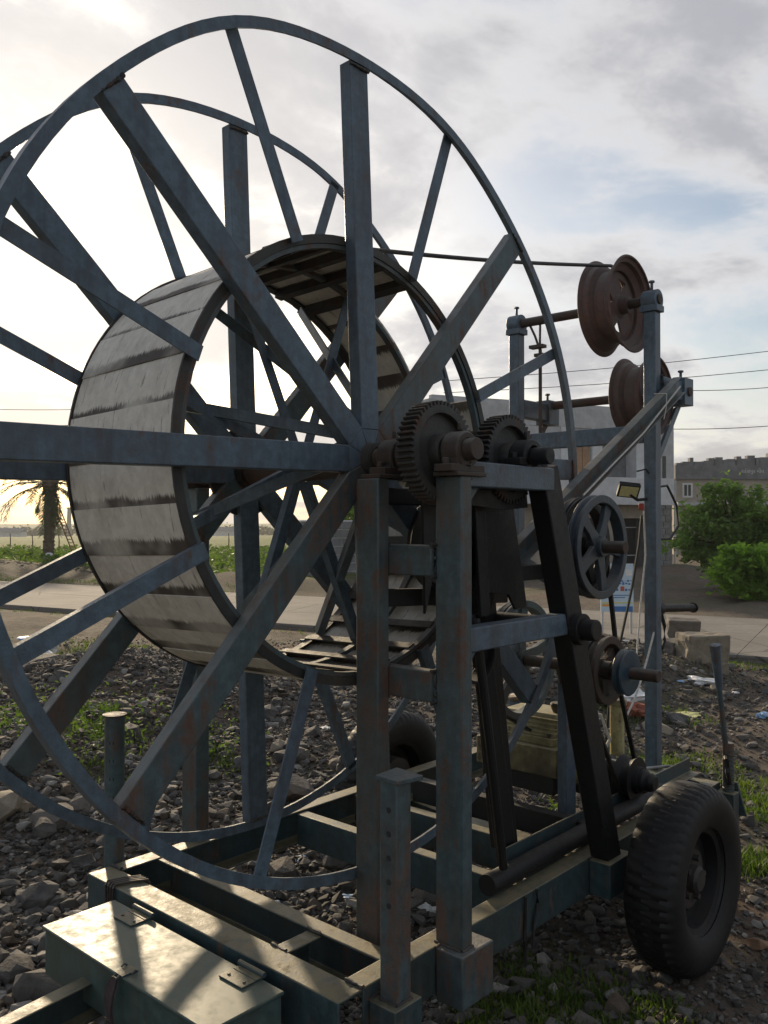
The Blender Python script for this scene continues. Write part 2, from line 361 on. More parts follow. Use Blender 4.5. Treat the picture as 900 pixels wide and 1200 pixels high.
WPOS = {}
def mesh_from(name, v, f, mat, smooth=True, fix=True):
    me = bpy.data.meshes.new(name); me.from_pydata([tuple(p) for p in v], [], f)
    if fix:
        bm = bmesh.new(); bm.from_mesh(me); bmesh.ops.recalc_face_normals(bm, faces=bm.faces); bm.to_mesh(me); bm.free()
    if smooth:
        me.polygons.foreach_set('use_smooth', [True] * len(me.polygons)); me.set_sharp_from_angle(angle=R_(32))
    me.materials.append(MATS[mat] if isinstance(mat, str) else mat); me.update()
    return me
def tag(o, label=None, cat=None, group=None, kind=None):
    if label: o['label'] = label
    if cat: o['category'] = cat
    if group: o['group'] = group
    if kind: o['kind'] = kind
    return o
def build(name, mb, mat, parent=None, bevel=0.0, smooth=True):
    P = np.array([tuple(p) for p in mb.v]); c = Vector(((P.min(0) + P.max(0)) / 2).tolist())
    if parent is None: c.z = float(P[:, 2].min())
    me = mesh_from(name, (P - np.array(c)).tolist(), mb.f, mat, smooth)
    o = bpy.data.objects.new(name, me); COL.objects.link(o)
    o.location = c - (WPOS[parent.name] if parent else Vector((0, 0, 0))); o.parent = parent; WPOS[o.name] = c
    if bevel:
        b = o.modifiers.new('bevel', 'BEVEL'); b.width = bevel; b.segments = 2; b.limit_method = 'ANGLE'; b.angle_limit = R_(40)
    return o
def empty(name, loc, label, cat, group=None, rot=None, local=False):
    o = bpy.data.objects.new(name, None); COL.objects.link(o); o.empty_display_size = 0.1; o.location = loc
    if rot: o.rotation_euler = rot
    WPOS[o.name] = Vector((0, 0, 0)) if local else Vector(loc)
    return tag(o, label, cat, group)
def inst(name, me, parent, loc=(0, 0, 0), rot=(0, 0, 0), scale=None):
    o = bpy.data.objects.new(name, me); COL.objects.link(o); o.parent = parent; o.location = loc; o.rotation_euler = rot
    if scale: o.scale = scale if not isinstance(scale, (int, float)) else (scale,) * 3
    return o
def copy_tree(o, parent=None):
    c = o.copy(); COL.objects.link(c); c.parent = parent
    for ch in list(o.children): copy_tree(ch, c)
    return c

# ------------------------------------------------------------------ ground height
_H = rng.random((256, 256))
def vnoise(x, y):
    xi = np.floor(x).astype(int); yi = np.floor(y).astype(int); fx = x - xi; fy = y - yi
    fx = fx * fx * (3 - 2 * fx); fy = fy * fy * (3 - 2 * fy)
    g = lambda a, b: _H[a % 256, b % 256]
    return (g(xi, yi) * (1 - fx) + g(xi + 1, yi) * fx) * (1 - fy) + (g(xi, yi + 1) * (1 - fx) + g(xi + 1, yi + 1) * fx) * fy
SN, SL = (0.975, 0.222), (-0.222, 0.975)      # across and along the road
def gauss(x, y, cx, cy, r, rx=1.0): return np.exp(-(((x - cx) / rx) ** 2 + (y - cy) ** 2) / (r * r))
def ss(v, a, b): t = np.clip((v - a) / (b - a), 0, 1); return t * t * (3 - 2 * t)
def height(x, y):
    x = np.asarray(x, float); y = np.asarray(y, float)
    s = x * SN[0] + y * SN[1]
    rough = 0.10 * (vnoise(x * 0.9 + 40, y * 0.9 + 9) - 0.5) + 0.06 * (vnoise(x * 2.7 + 4, y * 2.7 + 19) - 0.5) + 0.03 * (vnoise(x * 7 + 3, y * 7 + 1) - 0.5)
    lumps = 0.30 * gauss(x, y, 5.9, 2.1, 1.0) + 0.22 * gauss(x, y, 4.4, 2.4, 0.9) + 0.25 * gauss(x, y, 6.9, 3.3, 0.8) + 0.34 * gauss(x, y, 1.6, 4.6, 1.3) + 0.22 * gauss(x, y, 0.4, 3.0, 0.9) + 0.22 * gauss(x, y, 3.0, 4.6, 1.3)
    rd = ss(s, 7.3, 7.9) * (1 - ss(s, 12.1, 12.8))
    near = np.exp(-(x - 0.9) ** 2 / 4 - (y - 0.1) ** 2 / 2.5)
    far = 0.5 * gauss(x, y, 9.6, 25.0, 2.2) + 0.32 * gauss(x, y, 13.9, 22.5, 2.2) + 0.35 * gauss(x, y, 11.6, 15.0, 1.2) + 0.5 * gauss(x, y, 21.5, 8.6, 1.3)
    out = (rough * (1 - 0.55 * near) + lumps - 0.02 * near) * (1 - rd) + far - 0.03 * rd
    d = np.hypot(x - 4, y - 6); return out * (1 - ss(d, 45, 70)) - 0.0125 * np.clip(d - 48, 0, 380)
def gz(x, y): return float(height(np.array([x]), np.array([y]))[0])

def make_ground():
    def axis(a, b, step, lo, hi):
        c = list(np.arange(a, b + 1e-6, step)); st = step; v = c[-1]
        while v < hi: st *= 1.22; v += st; c.append(min(v, hi))
        st = step; v = c[0]; pre = []
        while v > lo: st *= 1.22; v -= st; pre.append(max(v, lo))
        return np.array(pre[::-1] + c)
    xs = axis(-1.6, 9.0, 0.07, -1800, 2500); ys = axis(-1.6, 9.5, 0.07, -1800, 2500)
    X, Y = np.meshgrid(xs, ys, indexing='ij'); Z = height(X, Y); n, m = X.shape
    v = np.stack([X, Y, Z], -1).reshape(-1, 3)
    i = np.arange(n - 1)[:, None] * m + np.arange(m - 1)[None, :]
    f = np.stack([i, i + m, i + m + 1, i + 1], -1).reshape(-1, 4)
    me = bpy.data.meshes.new('ground'); me.from_pydata(v.tolist(), [], f.tolist()); me.polygons.foreach_set('use_smooth', [True] * len(me.polygons))
    me.materials.append(MATS['soil']); o = bpy.data.objects.new('ground', me); COL.objects.link(o); tag(o, kind='structure')
    # road slabs
    mb = MB(); 
    def P(s, l, z): return (SN[0] * s + SL[0] * l, SN[1] * s + SL[1] * l, z)
    road = tag(bpy.data.objects.new('road', None), kind='structure'); COL.objects.link(road); WPOS['road'] = Vector((0, 0, 0))
    base = MB(); L0, L1 = -120, 300
    base.add([P(8.02, L0, -0.03), P(11.98, L0, -0.03), P(11.98, L1, -0.03), P(8.02, L1, -0.03), P(8.02, L0, 0.034), P(11.98, L0, 0.034), P(11.98, L1, 0.034), P(8.02, L1, 0.034)],
             [(0, 1, 2, 3), (4, 5, 6, 7), (0, 1, 5, 4), (1, 2, 6, 5), (2, 3, 7, 6), (3, 0, 4, 7)])
    build('road_bed', base, 'road_concrete', road, smooth=False)
    for k in range(-4, 12):
        for q in range(2):
            a, b = k * 3.4 + 0.004, (k + 1) * 3.4 - 0.004; s0, s1 = 8.0 + q * 2.0 + 0.004, 10.0 + q * 2.0 - 0.004
            z = 0.045 + random.uniform(-0.003, 0.003); mb = MB()
            e = [random.uniform(-0.02, 0.02) for _ in range(4)]
            mb.add([P(s0 + e[0] * (q == 0), a, 0.012), P(s1, a, 0.012), P(s1, b, 0.012), P(s0 + e[1] * (q == 0), b, 0.012), P(s0 + e[0] * (q == 0), a, z), P(s1, a, z), P(s1, b, z), P(s0 + e[1] * (q == 0), b, z)],
                   [(3, 2, 1, 0), (4, 5, 6, 7), (0, 1, 5, 4), (1, 2, 6, 5), (2, 3, 7, 6), (3, 0, 4, 7)])
            build('slab', mb, 'road_concrete', road, smooth=False)
make_ground()

# ------------------------------------------------------------------ cable reel
HUB = Vector((0, 0, 1.685))
def gear_mesh(mb, c, r_out, r_root, teeth, w):
    """toothed rim + web + boss, axis along Y, centred on c"""
    cx, cy, cz = c; ri = r_root - 0.022; out = []
    for k in range(teeth):
        a = 2 * math.pi * k / teeth; s = 2 * math.pi / teeth
        for da, r in ((-0.27, r_root), (-0.16, r_out), (0.16, r_out), (0.27, r_root)): out.append((a + da * s, r))
    n = len(out); v = []
    for y in (cy - w / 2, cy + w / 2):
        v += [(cx + r * math.cos(a), y, cz + r * math.sin(a)) for a, r in out]
        v += [(cx + ri * math.cos(a), y, cz + ri * math.sin(a)) for a, r in out]
    f = []
    for i in range(n):
        j = (i + 1) % n
        f += [(i, j, n + j, n + i), (2 * n + i, 3 * n + i, 3 * n + j, 2 * n + j), (i, 2 * n + i, 2 * n + j, j), (n + i, n + j, 3 * n + j, 3 * n + i)]
    mb.add(v, f)
    mb.lathe(c, (0, 1, 0), [(0.001, -0.009), (ri + 0.002, -0.009), (ri + 0.002, 0.009), (0.001, 0.009)], 48, closed=True)
    mb.lathe(c, (0, 1, 0), [(0.02, -w * 0.75), (0.045, -w * 0.75), (0.05, -w * 0.55), (0.05, w * 0.55), (0.045, w * 0.75), (0.02, w * 0.75)], 32, closed=True)
    return mb
def bolt(mb, p, axis, r=0.009, h=0.008):
    p = Vector(p); a = Vector(axis).normalized(); mb.cyl(p, p + a * h, r, n=6)

def make_reel():
    root = empty('cable_reel', HUB, 'huge blue-grey steel spoked reel with boarded hollow drum, filling the left half of the picture', 'reel', rot=(-0.0277, -0.0183, 0), local=True)
    RR, W, DR = 1.2, 0.567, 0.649
    hoop = MB(); hoop.lathe((0, 0, 0), (0, 1, 0), [(RR - 0.030, -0.004), (RR, -0.004), (RR, 0.032), (RR - 0.006, 0.032), (RR - 0.006, 0.003), (RR - 0.030, 0.003)], 128, closed=True)
    def bent(p):      # the hand-rolled hoop stands a little proud between two spokes
        a = math.degrees(math.atan2(p[2], p[0])); r = math.hypot(p[0], p[2]); k = 1 + (0.020 * math.exp(-((a - 112) / 15) ** 2) + 0.012 * math.exp(-((a - 68) / 13) ** 2) + 0.004 * math.sin(R_(a) * 5)) * (1 if r > 1 else 0)
        return (p[0] * k, p[1], p[2] * k)
    hoop_me = mesh_from('rim_hoop', [bent(p) for p in hoop.v], hoop.f, 'blue_steel')
    sp = MB(); sp.channel((0.088, 0, 0), (RR - 0.022, 0, 0), 0.078, 0.042, 0.006, flip=True)
    sp.plate([(0.004, 0, 0), (0.0885, 0, 0.037), (0.0885, 0, -0.037)], (0, 1, 0), 0.006)
    sp_me = mesh_from('spoke', sp.v, sp.f, 'blue_steel'); sp2_me = mesh_from('spoke', sp.v, sp.f, 'blue_steel_worn')
    th = MB(); th.angle((DR - 0.014, 0, 0), (RR - 0.012, 0, 0), 0.042, 0.022, 0.005, flip=True)
    th_me = mesh_from('thin_spoke', th.v, th.f, 'blue_steel')
    for q, y in ((0, 0.0), (1, W)):
        h = inst('rim_hoop', hoop_me, root, (0, y, 0))
        for k in range(8):
            s = inst('spoke', sp2_me if k in (1, 5) else sp_me, h, (0, 0, 0), (0, -R_(45 * k), 0))
            b = s.modifiers.new('bevel', 'BEVEL'); b.width = 0.003; b.segments = 2; b.limit_method = 'ANGLE'; b.angle_limit = R_(40)
            t_ = inst('thin_spoke', th_me, h, (0, 0.0205 if q == 0 else -0.004, 0), (0, -R_(45 * k + 22.5), 0), (1.0 + {1: 0.010, 2: 0.019}.get(k, 0), 1, -1 if k == 5 else 1))
        wm = MB(); wm.tube([(RR - 0.033 + random.uniform(-.001, .001), -0.003, -0.039 + 0.0078 * i) for i in range(11)], [0.005 * random.uniform(0.6, 1.4) for _ in range(11)], 6); wme = mesh_from('weld_bead', wm.v, wm.f, 'gear_iron')
        for k in range(8): inst('weld_bead', wme, h, (0, 0, 0), (0, -R_(45 * k), 0))
        hm = MB(); hm.lathe((0, 0, 0), (0, 1, 0), [(0.034, -0.03), (0.046, -0.03), (0.048, -0.004), (0.05, 0.008), (0.062, 0.008), (0.062, 0.055), (0.034, 0.055)] if q == 0 else [(0.034, -0.03), (0.062, -0.03), (0.062, 0.02), (0.15, 0.02), (0.15, 0.03), (0.034, 0.03)], 36, closed=True)
        for k in (range(8) if q else ()): bolt(hm, (0.058 * math.cos(k * 0.785 + .39), -0.012, 0.058 * math.sin(k * 0.785 + .39)), (0, -1, 0), 0.008, 0.008)
        inst('hub_plate', mesh_from('hub_plate', hm.v, hm.f, 'gear_iron'), h)
    # drum: rings, boards, stiffening bars, inner struts
    ring = MB(); ring.lathe((0, 0, 0), (0, 1, 0), [(DR - 0.010, 0), (DR + 0.015, 0), (DR + 0.015, 0.007), (DR - 0.002, 0.007), (DR - 0.002, 0.034), (DR - 0.010, 0.034)], 96, closed=True)
    ring_me = mesh_from('drum_ring', ring.v, ring.f, 'gear_iron')
    inst('drum_ring', ring_me, root, (0, 0.044, 0)); inst('drum_ring', ring_me, root, (0, 0.561, 0), (0, 0, math.pi))
    lip = MB(); lip.lathe((0, 0, 0), (0, 1, 0), [(DR - 0.024, -0.012), (DR - 0.011, -0.012), (DR - 0.011, 0.012), (DR - 0.024, 0.012)], 96, closed=True)
    lip_me = mesh_from('drum_hoop', lip.v, lip.f, 'blue_steel_worn'); inst('drum_hoop', lip_me, root, (0, 0.060, 0)); inst('drum_hoop', lip_me, root, (0, 0.30, 0))
    def plank(y0, y1, curl=0):
        mb = MB(); n = 5; ha = R_(11.25 / 2) + 0.004; v = []
        for i in range(n + 1):
            a = -ha + 2 * ha * i / n
            for r in (DR + 0.002, DR + 0.010):
                for y in (y0, y1): v.append((r * math.cos(a) - DR, y, r * math.sin(a)))
        f = []
        for i in range(n):
            o, p = 4 * i, 4 * i + 4
            f += [(o, o + 1, p + 1, p), (o + 2, p + 2, p + 3, o + 3), (o, p, p + 2, o + 2), (o + 1, o + 3, p + 3, p + 1)]
        f += [(0, 2, 3, 1), (4 * n, 4 * n + 1, 4 * n + 3, 4 * n + 2)]
        mb.add(v, f); return mesh_from('plank', mb.v, mb.f, 'drum_plank')
    full, half = plank(0.053, 0.552), plank(0.30, 0.552)
    bar = MB(); bar.angle((0, 0.062, 0), (0, 0.545, 0), 0.03, 0.03, 0.005, up=(1, 0, 0)); bar_me = mesh_from('drum_bar', bar.v, bar.f, 'gear_iron')
    for k in range(32):
        a = 11.25 * k + 5.6; c, s = math.cos(R_(a)), math.sin(R_(a)); dr = DR + (0.0015 if k % 2 else -0.0015)
        inst('plank', half if 14 < a < 62 else full, root, (dr * c, random.uniform(-0.002, 0.002), dr * s), (0, -R_(a) + random.uniform(-0.004, 0.004), 0))
        a = 11.25 * k; c, s = math.cos(R_(a)), math.sin(R_(a))
        if not 18 < a < 62: inst('drum_bar', bar_me, root, ((DR - 0.013) * c, 0, (DR - 0.013) * s), (0, -R_(a), 0))
    # a loose board end curled up at the torn part of the drum
    cu = MB(); v = []; n = 7
    for i in range(n + 1):
        a = R_(11 + 10 * i / n); r = DR + 0.012 + 0.018 * math.sin(math.pi * i / n)
        v += [(r * math.cos(a), 0.06, r * math.sin(a)), (r * math.cos(a), 0.31, r * math.sin(a)), ((r + .008) * math.cos(a), 0.06, (r + .008) * math.sin(a)), ((r + .008) * math.cos(a), 0.31, (r + .008) * math.sin(a))]
    f = []
    for i in range(n):
        o, p = 4 * i, 4 * i + 4
        f += [(o, o + 1, p + 1, p), (o + 2, p + 2, p + 3, o + 3), (o, p, p + 2, o + 2), (o + 1, o + 3, p + 3, p + 1)]
    f += [(0, 2, 3, 1), (4 * n, 4 * n + 1, 4 * n + 3, 4 * n + 2)]
    cu.add(v, f); o = build('plank', cu, 'drum_plank', root); o['label'] = 'curled loose board end beside the gears'
    st = MB(); st.angle((0.05, 0, 0), (DR - 0.022, 0, 0), 0.034, 0.028, 0.005, flip=True); st_me = mesh_from('drum_strut', st.v, st.f, 'blue_steel')
    for k in range(8): inst('drum_strut', st_me, root, (0, 0.30, 0), (0, -R_(45 * k + 22.5), 0))
    for k in range(8):
        a, b = R_(45 * k + 4), R_(45 * k + 24); dg = MB()
        dg.angle((0.12 * math.cos(a), 0.05, 0.12 * math.sin(a)), ((DR - .03) * math.cos(b), 0.53, (DR - .03) * math.sin(b)), 0.032, 0.028, 0.005)
        build('drum_brace', dg, 'blue_steel', root)
    ax = MB(); ax.cyl((0, -0.385, 0), (0, 1.0, 0), 0.030, n=28); ax.cyl((0, 0.04, 0), (0, 0.55, 0), 0.048, n=28)
    ax.lathe((0, -0.145, 0), (0, 1, 0), [(0.033, -0.012), (0.05, -0.012), (0.05, 0.012), (0.033, 0.012)], 28, closed=True)
    build('axle', ax, 'rust_brown', root, 0.002)
    build('gear', gear_mesh(MB(), (0, -0.245, 0), 0.142, 0.129, 52, 0.055), 'gear_iron', root, 0.0015)
make_reel()

# ------------------------------------------------------------------ trailer
def pillow(mb, x, y, z, w=0.06, shaft=0.033, base=None):
    """bearing block: foot, body and cap round a shaft along Y at (x, z)"""
    b = z - 0.062 if base is None else base
    mb.box((x - 0.075, y - w / 2, b), (x + 0.075, y + w / 2, b + 0.02))
    mb.box((x - 0.045, y - w * 0.42, b + 0.018), (x + 0.045, y + w * 0.42, z))
    mb.lathe((x, y, z), (0, 1, 0), [(shaft - 0.001, -w / 2), (0.047, -w / 2), (0.051, -w / 2 + 0.006), (0.051, w / 2 - 0.006), (0.047, w / 2), (shaft - 0.001, w / 2)], 32, closed=True)
    for dx in (-0.062, 0.062): bolt(mb, (x + dx, y, b + 0.02), (0, 0, 1), 0.011, 0.016)
    mb.cyl((x, y, z + 0.055), (x, y, z + 0.075), 0.006, n=8)
    return mb
def tube_sq(mb, p0, p1, w, d=None, up=(0, 0, 1)): return mb.bar(p0, p1, w, d or w, up)

def make_trailer():
    T = empty('reel_trailer', (0.98, 0.28, 0.0), 'blue-grey steel trailer chassis with columns, rear mast, toolbox and black tyres under the reel', 'trailer')
    def part(name, mb, mat, parent=T, bevel=0.003, **k): return build(name, mb, mat, parent, bevel, **k)
    ZT = 0.37; ZC = ZT - 0.0625
    part('side_beam', MB().channel((-0.342, -0.29, ZC), (1.92, -0.29, ZC), 0.125, 0.065, 0.007, flip=True), 'frame_steel')
    part('side_beam', MB().channel((-0.342, 0.85, ZC), (1.92, 0.85, ZC), 0.125, 0.065, 0.007), 'frame_steel')
    part('cross_beam', MB().channel((-0.428, -0.29, ZC - .002), (-0.428, 0.85, ZC - .002), 0.125, 0.085, 0.007), 'frame_steel')
    part('cross_beam', MB().channel((-0.155, -0.222, ZC - .003), (-0.155, 0.782, ZC - .003), 0.125, 0.055, 0.007, flip=True), 'frame_steel')
    part('frame_link', MB().channel((-0.34, 0.045, ZC - .006), (-0.213, 0.045, ZC - .006), 0.12, 0.055, 0.007), 'frame_steel')
    for x, y0, y1 in ((0.42, -0.222, 0.782), (0.74, -0.222, 0.782), (1.88, -0.222, 0.782)):
        part('cross_beam', MB().channel((x, y0, ZC - .004), (x, y1, ZC - .004), 0.12, 0.05, 0.007), 'frame_steel')
    part('engine_bearer', MB().channel((0.90, -0.215, 0.385), (0.90, 0.60, 0.385), 0.09, 0.05, 0.006), 'black_grease')
    part('engine_bearer', MB().channel((1.45, -0.215, 0.385), (1.45, 0.60, 0.385), 0.09, 0.05, 0.006), 'black_grease')
    part('inner_rail', MB().angle((0.42, -0.16, 0.425), (1.9, -0.16, 0.425), 0.065, 0.05, 0.006), 'frame_steel')
    part('stowed_pipe', MB().cyl((0.28, -0.215, 0.405), (1.52, -0.205, 0.405), 0.032, n=20), 'black_grease', bevel=0)
    dk = MB(); dk.box((1.52, -0.152, 0.372), (1.915, 0.45, 0.379)); d = part('deck_plate', dk, 'box_paint', bevel=0.001)
    h = MB(); h.tube([(1.66, -0.03, 0.378), (1.66, -0.03, 0.42), (1.67, -0.035, 0.43), (1.80, -0.115, 0.43), (1.81, -0.12, 0.42), (1.81, -0.12, 0.378)], 0.007, 8); part('handle', h, 'bare_steel', d, 0)
    part('tail_plate', MB().plate([(1.925, -0.40, 0.24), (1.925, -0.29, 0.24), (1.925, -0.29, 0.38), (1.925, -0.36, 0.38)], (1, 0, 0), 0.012), 'frame_steel')
    # columns and their rungs
    part('column', MB().box((-0.105, -0.122, 0.27), (-0.058, -0.037, 1.622)), 'blue_steel_worn', bevel=0.005)
    part('column', MB().box((-0.040, -0.361, 0.371), (0.008, -0.272, 1.622)), 'blue_steel_worn', bevel=0.005)
    part('column', MB().box((-0.03, 0.815, 0.371), (0.025, 0.905, 1.622)), 'blue_steel_worn', bevel=0.005)
    part('column_foot', MB().box((-0.065, -0.382, 0.23), (0.075, -0.2925, 0.369)), 'blue_steel_worn', bevel=0.004)
    for z in (1.395, 1.055): part('rung', MB().box((-0.0575, -0.2715, z - 0.042), (-0.017, -0.07, z + 0.042)), 'blue_steel_worn', bevel=0.004)
    # bearings
    part('bearing_block', pillow(MB().box((-0.10, -0.125, 1.623), (0.06, -0.05, 1.634)), 0.0, -0.09, 1.687, base=1.6345), 'rust_brown', bevel=0.002)
    part('bearing_block', pillow(MB().box((-0.06, -0.365, 1.623), (0.07, -0.28, 1.634)), 0.0, -0.325, 1.694, base=1.6345), 'rust_brown', bevel=0.002)
    part('bearing_block', pillow(MB(), 0.0, 0.86, 1.664, base=1.6225), 'rust_brown', bevel=0.002)
    part('bearing_block', pillow(MB(), 0.335, -0.32, 1.695, base=1.6685), 'black_grease', bevel=0.002)
    # A-frame beside the columns
    part('frame_top', MB().box((0.009, -0.352, 1.595), (0.446, -0.282, 1.6645)), 'blue_steel', bevel=0.004)
    part('frame_leg', MB().bar((0.428, -0.317, 1.664), (0.842, -0.317, 0.335), 0.066, 0.090), 'black_grease', bevel=0.004)
    part('leg_foot', MB().box((0.76, -0.37, 0.25), (0.92, -0.2925, 0.366)), 'frame_steel')
    part('frame_rail', MB().box((0.009, -0.343, 1.145), (0.540, -0.291, 1.212)), 'blue_steel', bevel=0.004)
    part('frame_leg', MB().bar((0.47, -0.02, 1.60), (0.66, -0.02, 0.372), 0.07, 0.07), 'black_grease', bevel=0.004)
    part('frame_leg', MB().bar((0.40, -0.10, 1.15), (0.53, -0.12, 0.372), 0.05, 0.05), 'black_grease', bevel=0.004)
    part('frame_top', MB().box((-0.057, -0.06, 1.55), (0.47, 0.0 - 0.045 + 0.02, 1.60)), 'black_grease', bevel=0.004)
    # brake and clutch gear hidden in the A-frame
    bd = MB(); bd.lathe((0.20, -0.13, 1.43), (0, 1, 0), [(0.02, -0.05), (0.118, -0.05), (0.126, -0.04), (0.126, 0.04), (0.118, 0.05), (0.02, 0.05)], 40, closed=True)
    for k in range(6): bolt(bd, (0.20 + 0.06 * math.cos(k * 1.047), -0.18, 1.43 + 0.06 * math.sin(k * 1.047)), (0, -1, 0), 0.009, 0.01)
    b_ = part('brake_drum', bd, 'black_grease', bevel=0.002)
    bb = MB(); bb.lathe((0.20, -0.13, 1.43), (0, 1, 0), [(0.130, -0.03), (0.138, -0.03), (0.138, 0.03), (0.130, 0.03)], 40, closed=True); part('brake_band', bb, 'gear_iron', b_, 0)
    part('winch_drum', MB().lathe((0.31, -0.09, 1.43), (0, 1, 0), [(0.02, -0.09), (0.142, -0.09), (0.15, -0.08), (0.15, -0.065), (0.125, -0.06), (0.125, 0.06), (0.15, 0.065), (0.15, 0.09), (0.02, 0.09)], 44, closed=True), 'black_grease', bevel=0.001)
    part('pinion_shaft', MB().cyl((0.31, -0.20, 1.43), (0.31, 0.02, 1.43), 0.024, n=16), 'black_grease', bevel=0.002)
    part('guard_strip', MB().plate([(0.012, -0.262, 1.594), (0.430, -0.262, 1.594), (0.436, -0.262, 1.545), (0.300, -0.262, 1.535), (0.12, -0.262, 1.55), (0.012, -0.262, 1.54)], (0, 1, 0), 0.004), 'black_grease', bevel=0.001)
    part('gear_bracket', MB().plate([(0.22, -0.195, 1.55), (0.455, -0.195, 1.55), (0.535, -0.195, 1.225), (0.47, -0.195, 1.22), (0.43, -0.195, 1.27), (0.31, -0.195, 1.285), (0.27, -0.195, 1.36)], (0, 1, 0), 0.01), 'black_grease', bevel=0.001)
    part('brake_bracket', MB().plate([(0.01, -0.19, 1.55), (0.20, -0.19, 1.55), (0.24, -0.19, 1.30), (0.14, -0.19, 1.245), (0.11, -0.19, 1.31), (0.05, -0.19, 1.33), (0.02, -0.19, 1.24)], (0, 1, 0), 0.01), 'black_grease', bevel=0.001)
    part('tie_bar', MB().bar((-0.05, -0.09, 1.285), (0.56, -0.09, 1.255), 0.03, 0.05), 'black_grease'); part('tie_bar', MB().bar((0.245, -0.21, 1.595), (0.275, -0.21, 1.215), 0.012, 0.05), 'black_grease')
    part('clutch_housing', MB().lathe((0.40, -0.06, 1.27), (0, 1, 0), [(0.01, -0.07), (0.05, -0.07), (0.068, -0.04), (0.068, 0.04), (0.05, 0.06), (0.01, 0.06)], 32, closed=True), 'black_grease', bevel=0.002)
    part('spring_rod', MB().tube([(0.10, -0.20, 1.54), (0.11, -0.215, 1.40), (0.12, -0.21, 1.26), (0.16, -0.22, 1.22)], 0.009, 8), 'black_grease', bevel=0)
    part('chain_guard', MB().lathe((0.33, -0.12, 1.09), (0, 1, 0), [(0.085, -0.03), (0.095, -0.03), (0.095, 0.03), (0.085, 0.03)], 36, closed=True), 'black_grease', bevel=0.001)
    part('stub_shaft', MB().cyl((0.585, -0.42, 1.16), (0.585, -0.02, 1.16), 0.034, n=24), 'black_grease', bevel=0.004)
    part('shaft_collar', MB().lathe((0.585, -0.36, 1.16), (0, 1, 0), [(0.034, -0.015), (0.05, -0.015), (0.05, 0.012), (0.034, 0.012)], 28, closed=True), 'black_grease', bevel=0.002)
    lv = MB(); lv.tube([(0.16, -0.26, 1.22), (0.18, -0.27, 1.05), (0.24, -0.26, 0.80), (0.33, -0.24, 0.45)], 0.014, 10); part('brake_rod', lv, 'black_grease', bevel=0)
    part('bearing_arm', MB().bar((0.52, -0.13, 1.33), (0.98, -0.13, 1.33), 0.06, 0.05), 'black_grease')
    part('bearing_block', pillow(MB(), 0.90, -0.12, 1.41, 0.05, 0.022, 1.356), 'black_grease', bevel=0.002)
    part('shaft_stand', MB().channel((1.05, -0.06, 0.373), (1.05, -0.06, 0.895), 0.07, 0.04, 0.006, up=(1, 0, 0)), 'blue_steel')
    part('bearing_block', pillow(MB(), 1.05, -0.08, 0.955, 0.05, 0.022, 0.896), 'black_grease', bevel=0.002)
    # rear mast
    part('mast_post', MB().box((1.872, -0.022, 0.380), (1.930, 0.036, 2.46)), 'blue_steel', bevel=0.004)
    part('mast_post', MB().box((1.872, 0.712, 0.371), (1.930, 0.770, 2.46)), 'blue_steel', bevel=0.004)
    for y in (0.007, 0.741):
        c = MB(); c.box((1.862, y - 0.042, 2.461), (1.940, y + 0.042, 2.49)); c.lathe((1.901, y, 2.517), (0, 1, 0), [(0.023, -0.035), (0.046, -0.035), (0.046, 0.035), (0.023, 0.035)], 24, closed=True)
        c.cyl((1.901, y, 2.56), (1.901, y, 2.60), 0.007, n=8); c.cyl((1.901, y, 2.597), (1.901, y, 2.607), 0.014, n=6)
        part('mast_bearing', c, 'blue_steel', bevel=0.002)
    part('mast_bar', MB().box((1.876, 0.0365, 1.865), (1.925, 0.7115, 1.945)), 'blue_steel', bevel=0.004)
    for y, z, m in ((0.0, 2.125, -1), (0.741, 2.085, 1)):
        b = part('mast_arm', MB().box((1.9305, y - 0.03, z - 0.045), (2.235, y + 0.03, z + 0.045)), 'blue_steel', bevel=0.003)
        e = MB(); e.box((2.15, y - 0.042, z - 0.065), (2.25, y + 0.042, z + 0.065)); e.cyl((2.20, y, z + 0.06), (2.20, y, z + 0.10), 0.007, n=8); e.cyl((2.20, y, z + 0.097), (2.20, y, z + 0.107), 0.014, n=6)
        part('arm_bearing', e, 'blue_steel', b, 0.002)
        part('arm_strut', MB().angle((2.19, y, z - 0.06), (1.932, y, z - 0.36), 0.035, 0.035, 0.005), 'blue_steel')
    br = part('mast_brace', MB().channel((2.03, -0.045, 2.135), (0.56, -0.045, 1.325), 0.082, 0.042, 0.006, flip=True), 'blue_steel_worn')
    tw = MB(); tw.tube([(1.98, -0.092, 2.12), (1.6, -0.095, 1.88), (1.3, -0.095, 1.72), (1.08, -0.095, 1.60)], 0.004, 6); part('twine', tw, 'rope_white', br, 0)
    for x in (1.80,):
        tw = MB(); z = 1.325 + (x - 0.56) * 0.551; tw.tube([(x, -0.094, z - 0.055), (x + 0.02, -0.096, z), (x + 0.03, -0.094, z + 0.062), (x + .02, -0.04, z + 0.066)], 0.0025, 6)
        part('twine_tie', tw, 'rope_white', br, 0)
    # crank grip on the mast
    cg = MB(); cg.cyl((1.931, 0.005, 1.10), (1.975, 0.005, 1.10), 0.030, n=16); cg.cyl((1.975, 0.005, 1.10), (2.31, -0.01, 1.08), 0.019, n=16); cg.cyl((2.31, -0.01, 1.08), (2.32, -0.01, 1.08), 0.025, n=16)
    cg.tube([(1.965, 0.0, 1.09), (1.985, -0.01, 1.02), (1.985, -0.01, 0.95), (1.96, -0.01, 0.92), (1.932, 0, 0.95)], 0.009, 8); part('hand_grip', cg, 'black_grease', bevel=0)
